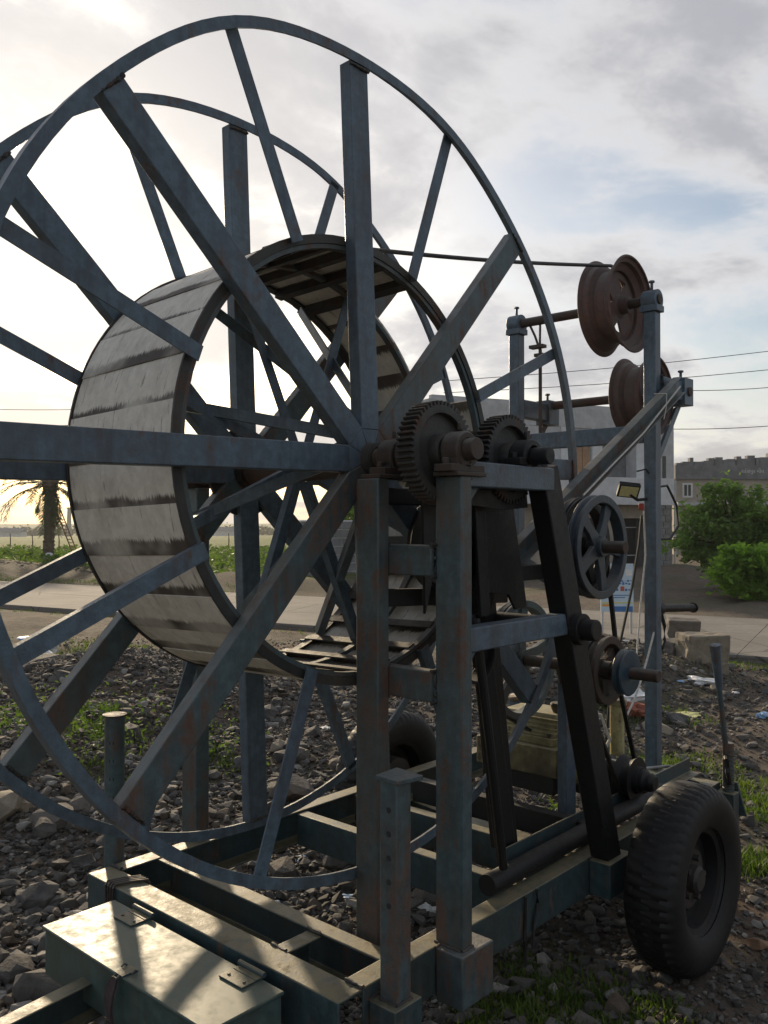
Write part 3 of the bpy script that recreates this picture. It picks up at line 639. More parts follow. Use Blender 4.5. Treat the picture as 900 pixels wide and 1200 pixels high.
    # hanging turnbuckle between the mast shafts
    hr = MB(); hr.tube([(1.90, 0.60, 2.50), (1.90, 0.602, 2.42), (1.90, 0.60, 2.36)], 0.006, 6); hr.tube([(1.90, 0.66, 2.50), (1.90, 0.63, 2.44), (1.90, 0.60, 2.36)], 0.006, 6)
    hr.cyl((1.90, 0.60, 2.37), (1.90, 0.60, 1.945), 0.009, n=8)
    for z in (2.385, 2.34): hr.box((1.88, 0.575, z - 0.008), (1.92, 0.625 + (z > 2.36) * 0.03, z + 0.008))
    part('hanger_rod', hr, 'rust_brown', bevel=0)
    # jack posts
    def jack(name, x, y, z0, z1, w, round_=False):
        mb = MB()
        if round_: mb.cyl((x, y, z0), (x, y, z1), w / 2, n=24)
        else: mb.box((x - w / 2, y - w / 2, z0), (x + w / 2, y + w / 2, z1))
        j = part(name, mb, 'blue_steel_worn', bevel=0.003)
        return j
    j = jack('jack_post', -0.275, -0.335, 0.12, 0.868, 0.054)
    part('jack_cap', MB().plate([(-0.315, -0.375, 0.869), (-0.235, -0.39, 0.869), (-0.225, -0.295, 0.869), (-0.31, -0.30, 0.869)], (0.05, 0, 1), 0.012), 'blue_steel_worn', j, 0.002)
    for k in range(5):
        hm = MB(); z = 0.80 - k * 0.058; hm.lathe((-0.3025, -0.337, z), (1, 0, 0), [(0.0005, 0), (0.0075, 0), (0.0075, 0.01), (0.0005, 0.01)], 14, closed=True); part('pin_hole', hm, 'dark_interior', j, 0)
    sl = MB(); sl.box((-0.325, -0.378, 0.10), (-0.225, -0.2925, 0.335)); part('jack_sleeve', sl, 'frame_steel', j)
    j = jack('jack_post', -0.30, 0.905, 0.12, 0.845, 0.066, True)
    part('jack_cap', MB().cyl((-0.30, 0.905, 0.8455), (-0.30, 0.905, 0.851), 0.040, n=24), 'rust_brown', j, 0)
    for k in range(4):
        hm = MB(); z = 0.76 - k * 0.06; a = R_(222); hm.lathe((-0.30 + 0.0325 * math.cos(a), 0.905 + 0.0325 * math.sin(a), z), (-math.cos(a), -math.sin(a), 0), [(0.0005, 0), (0.008, 0), (0.008, 0.012), (0.0005, 0.012)], 14, closed=True); part('pin_hole', hm, 'dark_interior', j, 0)
    sl = MB(); sl.box((-0.345, 0.852, 0.12), (-0.255, 0.952, 0.32)); part('jack_sleeve', sl, 'frame_steel', j)
    j = jack('jack_post', 1.895, -0.335, 0.12, 0.552, 0.046, True)
    rg = MB()
    for k in range(9): rg.lathe((1.895, -0.335, 0.36 + k * 0.02), (0, 0, 1), [(0.0225, -0.004), (0.0255, 0), (0.0225, 0.004)], 20)
    part('jack_thread', rg, 'gear_iron', j, 0)
    sl = MB(); sl.box((1.855, -0.372, 0.16), (1.918, -0.2925, 0.345)); part('jack_sleeve', sl, 'frame_steel', j)
    # toolbox
    tb = part('tool_box', MB().box((-0.69, -0.14, 0.225), (-0.472, 0.615, 0.352)), 'box_paint')
    part('lid', MB().box((-0.697, -0.147, 0.3525), (-0.468, 0.622, 0.362)), 'box_paint', tb, 0.003)
    for y in (0.47, -0.02):
        hg = MB(); hg.box((-0.535, y - 0.045, 0.3625), (-0.49, y + 0.045, 0.367)); hg.cyl((-0.466, y - 0.05, 0.373), (-0.466, y + 0.05, 0.373), 0.007, n=10); hg.box((-0.49, y - 0.045, 0.3625), (-0.466, y + 0.045, 0.3685))
        for dy in (-0.03, 0.03): bolt(hg, (-0.515, y + dy, 0.367), (0, 0, 1), 0.005, 0.003)
        part('hinge', hg, 'frame_steel', tb, 0.001)
    hs = MB(); hs.box((-0.699, 0.20, 0.3625), (-0.655, 0.235, 0.3665)); hs.tube([(-0.699, 0.21, 0.366), (-0.708, 0.21, 0.36), (-0.708, 0.225, 0.36), (-0.699, 0.225, 0.366)], 0.004, 6)
    for dy in (0.193, 0.242): hs.tube([(-0.66, dy, 0.3665), (-0.668, dy, 0.372), (-0.676, dy, 0.3665)], 0.003, 6)
    part('hasp', hs, 'frame_steel', tb, 0)
    ts = MB(); n = 9; v = []; f = []
    for i in range(n + 1):
        t = i / n; wv = 0.012 + 0.006 * math.sin(5 * t); xo = -0.712 - 0.006 * math.sin(3 * t) - 0.012 * t; z = 0.362 - 0.115 * t; yc = 0.217 + 0.01 * math.sin(4 * t)
        v += [(xo, yc - wv, z), (xo, yc + wv, z), (xo + 0.006, yc + wv, z), (xo + 0.006, yc - wv, z)]
        if i: o = 4 * i; f += [(o - 4 + q, o - 4 + (q + 1) % 4, o + (q + 1) % 4, o + q) for q in range(4)]
    f += [(0, 1, 2, 3), (4 * n + 3, 4 * n + 2, 4 * n + 1, 4 * n)]; ts.add(v, f); part('tie_strap', ts, 'cloth_dark', tb, 0)
    # wire wrapped round the far front corner, drawbar
    for k in range(4):
        w_ = MB(); x = -0.40 + 0.02 * k - 0.03; y = 0.72 - 0.014 * k
        w_.tube([(-0.434, y, 0.25), (-0.437, y + 0.004, 0.31), (-0.434, y + 0.01, 0.366), (-0.425, y + 0.012, 0.374), (-0.38, y - 0.004, 0.3745), (-0.335, y - 0.03, 0.374), (-0.331, y - 0.033, 0.36)], 0.0042, 6); part('wire_turn', w_, 'rust_brown', bevel=0)
    part('draw_bar', MB().channel((-0.44, 0.43, 0.245), (-1.75, 0.33, 0.215), 0.10, 0.05, 0.006, flip=True), 'frame_steel')
    part('draw_bar', MB().channel((-0.44, 0.08, 0.20), (-1.75, 0.26, 0.20), 0.10, 0.05, 0.006), 'frame_steel')
    ws = MB(); ws.tube([(0.36, -0.30, 0.372), (0.365, -0.296, 0.30), (0.355, -0.299, 0.24), (0.36, -0.298, 0.16)], 0.005, 6); ws.tube([(0.42, -0.30, 0.374), (0.43, -0.299, 0.33), (0.41, -0.297, 0.27), (0.40, -0.299, 0.20)], 0.005, 6); part('loose_wire', ws, 'wire_black', bevel=0)
    def weld(p0, p1, parent=T, r=0.0055):
        p0, p1 = Vector(p0), Vector(p1); n_ = max(4, int((p1 - p0).length / 0.009)); m = MB()
        m.tube([p0.lerp(p1, i / n_) + Vector([random.uniform(-.0012, .0012) for _ in range(3)]) for i in range(n_ + 1)], [r * random.uniform(0.65, 1.3) for _ in range(n_ + 1)], 6); part('weld_bead', m, 'gear_iron', parent, 0)
    for z in (1.395, 1.055):
        for q in (-1, 1): weld((-0.058, -0.2725, z + q * 0.043), (-0.018, -0.2725, z + q * 0.043)); weld((-0.058, -0.122, z + q * 0.043), (-0.058, -0.075, z + q * 0.043))
        weld((-0.0585, -0.2725, z - 0.04), (-0.0585, -0.2725, z + 0.04)) if False else weld((-0.041, -0.2725, z - 0.042), (-0.041, -0.2725, z + 0.042))
    weld((-0.041, -0.361, 0.371), (-0.041, -0.272, 0.371)); weld((-0.04, -0.362, 0.371), (0.008, -0.362, 0.371)); weld((0.009, -0.343, 1.213), (0.009, -0.291, 1.213)); weld((0.009, -0.344, 1.145), (0.009, -0.344, 1.212))
    weld((0.0085, -0.353, 1.596), (0.0085, -0.353, 1.662)); weld((-0.342, -0.289, 0.371), (-0.342, -0.228, 0.371)); weld((-0.342, 0.79, 0.371), (-0.342, 0.848, 0.371)); weld((-0.342, 0.046, 0.367), (-0.342, -0.008, 0.367)); weld((-0.211, 0.046, 0.367), (-0.211, -0.008, 0.367))
    weld((-0.325, -0.2915, 0.335), (-0.225, -0.2915, 0.335)); weld((-0.0655, -0.2915, 0.369), (0.075, -0.2915, 0.369)); weld((0.76, -0.2915, 0.366), (0.92, -0.2915, 0.366)); weld((-0.302, -0.362, 0.336), (-0.248, -0.362, 0.336)); weld((-0.3025, -0.362, 0.336), (-0.3025, -0.308, 0.336))
    for y in (-0.022, 0.036): weld((1.872, y, 0.381), (1.930, y, 0.381))
    weld((1.871, -0.02, 0.381), (1.871, 0.035, 0.381)); weld((1.9305, -0.03, 2.171), (1.9305, 0.03, 2.171)); weld((1.9305, -0.031, 2.08), (1.9305, -0.031, 2.17)); weld((1.876, 0.037, 1.946), (1.925, 0.037, 1.946)); weld((1.875, 0.037, 1.865), (1.875, 0.037, 1.945))
    gs = MB(); gs.plate([(0.01, -0.322, 1.594), (0.09, -0.322, 1.594), (0.01, -0.322, 1.51)], (0, 1, 0), 0.008); part('gusset', gs, 'blue_steel', bevel=0.001)
    gs = MB(); gs.plate([(0.01, -0.322, 1.144), (0.08, -0.322, 1.144), (0.01, -0.322, 1.07)], (0, 1, 0), 0.008); part('gusset', gs, 'blue_steel', bevel=0.001)
    # axle and wheels
    part('axle_beam', MB().bar((1.0, -0.40, 0.205), (1.19, 0.92, 0.205), 0.09, 0.075), 'frame_steel')
    def wheel(y0, sgn, x0):
        c = Vector((x0, y0, 0.292)); hub = MB()
        hub.lathe(c, (0, sgn, 0), [(0.001, 0.055), (0.035, 0.055), (0.045, 0.045), (0.045, 0.02), (0.095, 0.022), (0.095, -0.05), (0.001, -0.05)], 28)
        for k in range(5): a = k * 2 * math.pi / 5; bolt(hub, (c.x + 0.068 * math.cos(a), c.y + sgn * 0.018, c.z + 0.068 * math.sin(a)), (0, sgn, 0), 0.011, 0.022)
        w = part('wheel', hub, 'gear_iron', bevel=0)
        rm = MB(); rm.lathe(c, (0, sgn, 0), [(0.05, 0.012), (0.10, 0.02), (0.118, 0.006), (0.15, 0.008), (0.156, 0.05), (0.172, 0.056), (0.178, 0.066), (0.180, 0.062), (0.175, 0.045), (0.165, 0.04), (0.16, -0.06), (0.178, -0.068)], 48); part('rim', rm, 'black_grease', w, 0)
        ty = MB(); n = 210; prof = [(0.176, -0.070), (0.20, -0.085), (0.235, -0.094), (0.268, -0.092), (0.290, -0.082), (0.302, -0.068), (0.310, -0.045), (0.313, -0.016), (0.313, 0.016), (0.310, 0.045), (0.302, 0.068), (0.290, 0.082), (0.268, 0.092), (0.235, 0.094), (0.20, 0.085), (0.176, 0.070)]
        v = []; k = len(prof)
        for i in range(n):
            t = 2 * math.pi * i / n
            for q, (r, hh) in enumerate(prof):
                if r > 0.285:
                    ph = (i / n * 52 + abs(hh) * 7.0 + 0.5 * (hh > 0)) % 1.0
                    if ph < 0.24: r -= 0.0075 if r > 0.296 else 0.004
                    if 6 < q < 9 and (i // 3) % 2 == 0: hh += 0.004
                v.append(c + Vector((math.cos(t) * r, sgn * hh, math.sin(t) * r)))
        f = [(i * k + q, ((i + 1) % n) * k + q, ((i + 1) % n) * k + q + 1, i * k + q + 1) for i in range(n) for q in range(k - 1)]
        ty.add(v, f); part('tyre', ty, 'rubber', w, 0)
    wheel(-0.515, -1, 1.02); wheel(1.01, 1, 1.22)
make_trailer()

# ------------------------------------------------------------------ drive line
def pulley(mb, x, y, z, r, w, rh=0.03, shaft=0.022):
    g = w * 0.28
    mb.lathe((x, y, z), (0, 1, 0), [(r - 0.028, -w / 2), (r, -w / 2), (r, -g), (r - 0.014, -g * 0.4), (r - 0.014, g * 0.4), (r, g), (r, w / 2), (r - 0.028, w / 2)], 56, closed=True)
    mb.lathe((x, y, z), (0, 1, 0), [(shaft, -w * 0.6), (rh, -w * 0.6), (rh, w * 0.6), (shaft, w * 0.6)], 28, closed=True)
    return mb
def pulley_arms(parent, x, y, z, r, w, n, mat, rot=0.3):
    for k in range(n):
        a = 2 * math.pi * k / n + rot; c, s = math.cos(a), math.sin(a); m = MB(); t = w * 0.22; b, e = 0.028, 0.018
        def q(rr, ww): return [(x + c * rr - s * ww, y, z + s * rr + c * ww), (x + c * rr + s * ww, y, z + s * rr - c * ww)]
        p = q(0.026, b * 1.25) + q(r * 0.45, e)[::-1] + []
        o1, o2 = q(0.024, b), q(r * 0.5, e); o3 = q(r - 0.026, e * 1.35)
        pts = [o1[0], o2[0], o3[0], o3[1], o2[1], o1[1]]
        m.plate([(a_, y - t, c_) for a_, _, c_ in pts], (0, 1, 0), 2 * t); build('pulley_arm', m, mat, parent, 0.002)
def belt_loop(c1, r1, c2, r2, y, w=0.016, t=0.010):
    (x1, z1), (x2, z2) = c1, c2; d = math.hypot(x2 - x1, z2 - z1); th = math.atan2(z2 - z1, x2 - x1); al = math.acos((r1 - r2) / d); pts = []
    for i in range(25): a = th + al + (2 * math.pi - 2 * al) * i / 24; pts.append((x1 + r1 * math.cos(a), z1 + r1 * math.sin(a)))
    for i in range(17): a = th - al + 2 * al * i / 16; pts.append((x2 + r2 * math.cos(a), z2 + r2 * math.sin(a)))
    n = len(pts); mb = MB(); v = []; f = []
    for i in range(n):
        p, q = pts[i - 1], pts[(i + 1) % n]; tx, tz = q[0] - p[0], q[1] - p[1]; l = math.hypot(tx, tz); nx, nz = tz / l, -tx / l
        for a, b in ((-t / 2, -w / 2), (-t / 2, w / 2), (t / 2, w / 2), (t / 2, -w / 2)): v.append((pts[i][0] + nx * a, y + b, pts[i][1] + nz * a))
    for i in range(n):
        j = (i + 1) % n; f += [(4 * i + q, 4 * i + (q + 1) % 4, 4 * j + (q + 1) % 4, 4 * j + q) for q in range(4)]
    return mb.add(v, f)
def make_drive():
    c = empty('counter_shaft', (0.335, -0.2, 1.58), 'short greasy shaft with smaller toothed gear beside the big reel gear', 'gear shaft')
    s = MB(); s.cyl((0.335, -0.405, 1.695), (0.335, -0.05, 1.695), 0.026, n=24); build('shaft', s, 'black_grease', c, 0.003)
    build('gear', gear_mesh(MB(), (0.335, -0.245, 1.690), 0.136, 0.123, 50, 0.055), 'gear_iron', c, 0.0015)
    P = empty('belt_pulley', (0.90, -0.24, 1.22), 'large grey-blue five-spoked belt pulley beside the dark leaning leg', 'pulley')
    r = build('rim', pulley(MB(), 0.90, -0.255, 1.412, 0.183, 0.042, 0.034), 'pulley_blue', P, 0.002)
    pulley_arms(P, 0.90, -0.255, 1.412, 0.183, 0.042, 5, 'pulley_blue', 1.15)
    build('rim', pulley(MB(), 0.90, -0.190, 1.412, 0.176, 0.042, 0.034), 'black_grease', P, 0.002)
    pulley_arms(P, 0.90, -0.190, 1.412, 0.176, 0.042, 5, 'black_grease', 1.5)
    s = MB(); s.cyl((0.90, -0.36, 1.412), (0.90, -0.05, 1.412), 0.022, n=20); build('shaft', s, 'rust_brown', P, 0.002)
    J = empty('jack_shaft', (1.05, -0.1, 0.7), 'lower drive shaft carrying a bright blue disc, rusty pulley and spoked pulley', 'drive shaft')
    s = MB(); s.cyl((1.05, -0.41, 0.955), (1.05, 0.25, 0.955), 0.022, n=20); build('shaft', s, 'rust_brown', J, 0.003)
    build('rusty_pulley', pulley(MB(), 1.05, -0.19, 0.955, 0.125, 0.07, 0.034), 'rust_brown', J, 0.002); pulley_arms(J, 1.05, -0.19, 0.955, 0.125, 0.05, 3, 'rust_brown', 0.6)
    bl = MB(); bl.lathe((1.05, -0.285, 0.955), (0, 1, 0), [(0.022, -0.02), (0.03, -0.022), (0.080, -0.018), (0.084, -0.013), (0.078, -0.002), (0.078, 0.002), (0.084, 0.013), (0.08, 0.018), (0.022, 0.018)], 48, closed=True); build('blue_pulley', bl, 'bright_blue', J, 0.001)
    build('spoked_pulley', pulley(MB(), 1.05, 0.17, 0.955, 0.235, 0.05, 0.04), 'blue_steel_worn', J, 0.002); pulley_arms(J, 1.05, 0.17, 0.955, 0.235, 0.05, 5, 'blue_steel_worn', 0.2)
    tag(build('drive_belt', belt_loop((0.90, 1.412), 0.172, (1.05, 0.955), 0.121, -0.190), 'belt_rubber'), 'black rubber belt running down from the large spoked pulley', 'belt')
    tag(build('drive_belt', belt_loop((1.05, 0.955), 0.121, (1.29, 0.50), 0.075, -0.172), 'belt_rubber'), 'black rubber belt slanting down to the engine pulley', 'belt')
    tag(build('drive_belt', belt_loop((1.05, 0.955), 0.231, (1.40, 0.60), 0.07, 0.17), 'belt_rubber'), 'black rubber belt on the rear spoked pulley above the cream engine', 'belt')
make_drive()

def make_engine():
    E = empty('diesel_engine', (1.2, 0.2, 0.43), 'pale cream oily diesel engine on the trailer bed behind the leaning leg', 'engine')
    def part(n, mb, m, p=E, b=0.004):
        if n not in ('crank_shaft', 'crank_pulley', 'crank_dog', 'shaft_bracket'): mb.v = [(1.26 + (x - 1.2) * 0.86, y + 0.02, 0.43 + (z - 0.43) * 0.80) for x, y, z in mb.v]
        return build(n, mb, m, p, b)
    part('sump', MB().box((1.00, 0.02, 0.432), (1.36, 0.36, 0.52)), 'black_grease')
    bk = MB(); bk.box((0.985, 0.0, 0.521), (1.375, 0.38, 0.66)); bk.box((1.02, 0.03, 0.66), (1.34, 0.35, 0.70))
    for k in range(5): bk.box((1.0 + 0.085 * k, -0.012, 0.53), (1.02 + 0.085 * k, 0.0, 0.65))
    blk = part('block', bk, 'cream_paint')
    hd = MB(); hd.plate([(1.03, 0.04, 0.701), (1.33, 0.04, 0.701), (1.28, 0.04, 0.80), (1.10, 0.04, 0.80)], (0, 1, 0), 0.26); part('cylinder_head', hd, 'cream_paint')
    for x in (1.04, 1.32):
        for y in (0.06, 0.32): b = MB(); bolt(b, (x, y, 0.70), (0, 0, 1), 0.012, 0.02); part('bolt', b, 'rust_brown', blk, 0)
    for x in (1.04, 1.12, 1.30): b = MB(); bolt(b, (x, -0.001, 0.60), (0, -1, 0), 0.011, 0.012); part('bolt', b, 'rust_brown', blk, 0)
    part('side_cover', MB().lathe((1.21, -0.001, 0.60), (0, -1, 0), [(0.001, 0.02), (0.05, 0.02), (0.055, 0.012), (0.055, 0.0)], 24), 'cream_paint', blk, 0)
    fp = MB(); fp.tube([(1.02, -0.01, 0.64), (1.0, -0.03, 0.70), (1.05, 0.0, 0.78), (1.12, 0.05, 0.80)], 0.006, 6); part('fuel_pipe', fp, 'rope_white', b=0); fp = MB(); fp.tube([(1.36, -0.02, 0.56), (1.40, -0.04, 0.64), (1.40, 0.0, 0.76), (1.30, 0.1, 0.80)], 0.008, 6); part('fuel_pipe', fp, 'rope_white', b=0)
    fl = MB(); fl.cyl((1.43, -0.06, 0.56), (1.43, -0.06, 0.82), 0.03, n=16); fl.cyl((1.43, -0.06, 0.82), (1.43, -0.06, 0.85), 0.04, n=16); part('filter', fl, 'cream_paint', b=0.002)
    part('exhaust', MB().tube([(1.30, 0.30, 0.78), (1.36, 0.36, 0.80), (1.42, 0.42, 0.78), (1.55, 0.52, 0.74)], 0.025, 12), 'rust_brown', b=0)
    part('flywheel_housing', MB().lathe((1.18, 0.0, 0.585), (0, -1, 0), [(0.001, 0.05), (0.09, 0.045), (0.12, 0.02), (0.125, -0.01)], 36), 'cream_paint', blk, 0)
    part('injector_pump', MB().lathe((1.04, -0.03, 0.64), (0, 0, 1), [(0.001, 0.10), (0.018, 0.10), (0.02, 0.06), (0.032, 0.05), (0.035, -0.03), (0.001, -0.03)], 20), 'rust_brown', b=0)
    part('filler_cap', MB().lathe((1.16, 0.08, 0.80), (0, 0, 1), [(0.001, 0.05), (0.03, 0.05), (0.034, 0.04), (0.03, 0.02), (0.022, 0.0)], 20), 'rust_brown', b=0)
    for k in range(4): part('cooling_fin', MB().box((1.035 + 0.012 * k, 0.034, 0.715 + 0.02 * k), (1.325 - 0.012 * k, 0.306, 0.722 + 0.02 * k)), 'cream_paint', blk, 0.001)
    part('crank_shaft', MB().cyl((1.29, 0.02, 0.50), (1.29, -0.26, 0.50), 0.024, n=18), 'black_grease', b=0.002)
    part('crank_pulley', MB().lathe((1.29, -0.18, 0.50), (0, 1, 0), [(0.024, -0.05), (0.05, -0.05), (0.052, -0.03), (0.086, -0.03), (0.072, -0.004), (0.072, 0.012), (0.088, 0.035), (0.05, 0.04), (0.05, 0.06), (0.024, 0.06)], 40, closed=True), 'black_grease', b=0.001)
    part('crank_dog', MB().lathe((1.29, -0.255, 0.50), (0, -1, 0), [(0.001, 0.03), (0.025, 0.03), (0.035, 0.015), (0.035, 0.0), (0.045, -0.01), (0.045, -0.03), (0.02, -0.03)], 20), 'black_grease', b=0)
    part('shaft_bracket', MB().box((1.25, -0.09, 0.43), (1.33, -0.03, 0.495)), 'black_grease')
    part('clutch_arm', MB().box((1.18, -0.16, 0.44), (1.22, -0.09, 0.56)), 'black_grease')
    part('coupling', MB().lathe((1.20, -0.13, 0.56), (0, 1, 0), [(0.001, -0.03), (0.035, -0.03), (0.04, 0.0), (0.035, 0.03), (0.001, 0.03)], 20), 'black_grease', b=0)
make_engine()

def make_sheave(label, x, y, z, r, hw, y0, y1, mat='rim_rust'):
    S = empty('guide_pulley', (x, y, z - r), label, 'pulley')
    k = r / 0.225
    pr = [(r - 0.004, -hw), (r + 0.002, -hw + 0.004), (r - 0.004, -hw + 0.010), (r - 0.022 * k, -hw + 0.016), (r - 0.026 * k, -hw * 0.55), (r - 0.055 * k, -hw * 0.35), (r - 0.057 * k, hw * 0.30), (r - 0.03 * k, hw * 0.52), (r - 0.022 * k, hw - 0.016), (r - 0.004, hw - 0.010), (r + 0.002, hw - 0.004), (r - 0.004, hw)]
    inner = [(a - 0.006, b * 0.97) for a, b in pr][::-1]
    m = MB(); m.lathe((x, y, z), (0, 1, 0), pr + inner, 64, closed=True); build('rim', m, mat, S)
    d = MB(); yc = y - hw * 0.1
    d.lathe((x, yc, z), (0, 1, 0), [(r * 0.56, -0.012), (r - 0.062 * k, -0.004), (r - 0.062 * k, 0.004), (r * 0.56, -0.004)], 64, closed=True); build('web', d, mat, S)
    for q in range(4):
        a = q * math.pi / 2 + 0.6; c, s = math.cos(a), math.sin(a); b = MB()
        b.plate([(x + c * 0.02 - s * 0.045, yc - 0.012, z + s * 0.02 + c * 0.045), (x + c * r * 0.58 - s * 0.06, yc - 0.012, z + s * r * 0.58 + c * 0.06), (x + c * r * 0.58 + s * 0.06, yc - 0.012, z + s * r * 0.58 - c * 0.06), (x + c * 0.02 + s * 0.045, yc - 0.012, z + s * 0.02 - c * 0.045)], (0, 1, 0), 0.012)
        build('spoke', b, mat, S, 0.001)
    h = MB(); h.lathe((x, yc, z), (0, 1, 0), [(0.024, -0.06), (0.038, -0.06), (0.042, -0.02), (0.06, -0.012), (0.06, 0.02), (0.036, 0.03), (0.036, 0.08), (0.024, 0.08)], 24, closed=True); build('hub', h, mat, S)
    s_ = MB(); s_.cyl((x, y0, z), (x, y1, z), 0.0225, n=20); build('shaft', s_, 'rust_brown', S, 0.002)
make_sheave('upper rusty wheel-rim pulley at the top of the rear mast', 1.901, 0.185, 2.517, 0.225, 0.082, -0.035, 0.79)
make_sheave('lower rusty wheel-rim pulley behind the mast post', 2.20, 0.20, 2.125, 0.196, 0.082, -0.05, 0.79)

# haul cable from drum to upper pulley
pts = []
for i in range(6): a = R_(112 - 3.4 * i); pts.append(((0.654 + 0.0036 * i) * math.cos(a), 0.20, 1.685 + (0.654 + 0.0036 * i) * math.sin(a)))
p0 = Vector(pts[-1]); p1 = Vector((1.86, 0.19, 2.703))
for i in range(1, 25): t = i / 24; p = p0.lerp(p1, t); p.z -= 0.014 * math.sin(math.pi * t); pts.append(tuple(p))
for i in range(1, 12): a = R_(102 - 12 * i); pts.append((1.901 + 0.182 * math.cos(a), 0.19, 2.517 + 0.182 * math.sin(a)))
tag(build('haul_cable', MB().tube(pts, 0.008, 8), 'cable_steel'), 'thin dark steel cable stretched from the drum to the upper pulley', 'cable')

def make_lever():
    L_ = empty('lever_bar', (1.88, -0.33, 0.40), 'upright steel lever with thick pipe grip at the trailer tail', 'lever')
    m = MB(); m.tube([(1.885, -0.325, 0.37), (1.875, -0.33, 0.55), (1.80, -0.33, 0.83)], 0.012, 10); build('rod', m, 'blue_steel_worn', L_)
    m = MB(); m.cyl((1.812, -0.33, 0.79), (1.765, -0.33, 0.985), 0.014, 0.023, 16); build('grip', m, 'blue_steel', L_, 0.002)
    m = MB(); m.tube([(1.88, -0.33, 0.50), (1.85, -0.345, 0.49), (1.845, -0.35, 0.44), (1.865, -0.35, 0.385)], 0.011, 8); build('latch', m, 'black_grease', L_)
make_lever()

def make_flood():
    F = empty('flood_light', (1.80, 0.05, 1.60), 'small square yellow-lensed flood light clamped to the rear mast', 'lamp')
    M_ = Matrix.Translation((1.80, 0.075, 1.645)) @ Matrix.Rotation(R_(35), 4, 'Z') @ Matrix.Rotation(R_(-38), 4, 'Y') @ Matrix.Rotation(R_(8), 4, 'X')
    b = MB(); b.M = M_; b.box((-0.012, -0.048, -0.036), (0.014, 0.048, 0.036)); bo = build('body', b, 'lamp_body', F, 0.004)
    g = MB(); g.M = M_; g.box((-0.015, -0.040, -0.028), (-0.0125, 0.040, 0.028)); build('lens', g, 'lamp_glass', F, 0.001)
    a = MB(); a.tube([(1.805, 0.07, 1.625), (1.84, 0.05, 1.60), (1.871, 0.02, 1.605)], 0.008, 6); a.tube([(1.83, 0.05, 1.73), (1.86, 0.02, 1.74), (1.873, 0.01, 1.72)], 0.004, 6); build('bracket', a, 'lamp_body', F)
    r = MB(); r.box((1.845, 0.03, 1.555), (1.865, 0.05, 1.585)); build('terminal_box', r, 'red_plastic', F, 0.004)
    w = MB(); w.tube([(1.85, 0.035, 1.53), (1.84, 0.045, 1.40), (1.80, 0.06, 1.20), (1.74, 0.09, 0.95), (1.70, 0.12, 0.70), (1.68, 0.14, 0.40)], 0.006, 6); build('cord', w, 'wire_black', F)
    w = MB(); w.tube([(1.86, 0.03, 1.55), (1.855, 0.02, 1.35), (1.80, 0.02, 1.12), (1.72, 0.0, 0.90)], 0.004, 6); build('cord', w, 'rope_white', F)
make_flood()
for i, (a, b, l) in enumerate((((1.875, -0.01, 1.00), (1.55, 0.0, 0.62), 'white cord tied low on the mast, slanting to the engine'), ((1.94, 0.0, 1.65), (1.95, -0.01, 1.50), 'dark wire looped on the back of the mast beside the building'))):
    m = MB(); a, b = Vector(a), Vector(b)
    if i == 0: m.tube([a.lerp(b, t / 8) - Vector((0, 0, 0.06 * math.sin(math.pi * t / 8))) for t in range(9)], 0.005, 6)
    else: m.tube([(1.93, 0.0, 1.66), (2.02, -0.01, 1.67), (2.10, -0.02, 1.58), (2.12, -0.02, 1.48), (2.05, -0.01, 1.42), (1.93, 0.0, 1.42)], 0.006, 6)
    tag(build('cord' if i == 0 else 'wire', m, 'rope_white' if i == 0 else 'wire_black'), l, 'cord' if i == 0 else 'wire')

# ------------------------------------------------------------------ surroundings
FWD = Vector((math.sin(YAW), math.cos(YAW), 0)); RGT = Vector((math.cos(YAW), -math.sin(YAW), 0))
def at(px, depth, z=0.0):
    """a place 'depth' metres ahead and as far to the side as picture column px (of 900) shows there"""
    p = CAM + FWD * depth + RGT * ((px - 450) / 1023.2 * depth); return Vector((p.x, p.y, z))
def zat(py, depth): return 1.5 + (611.5 - py) / 1023.2 * depth

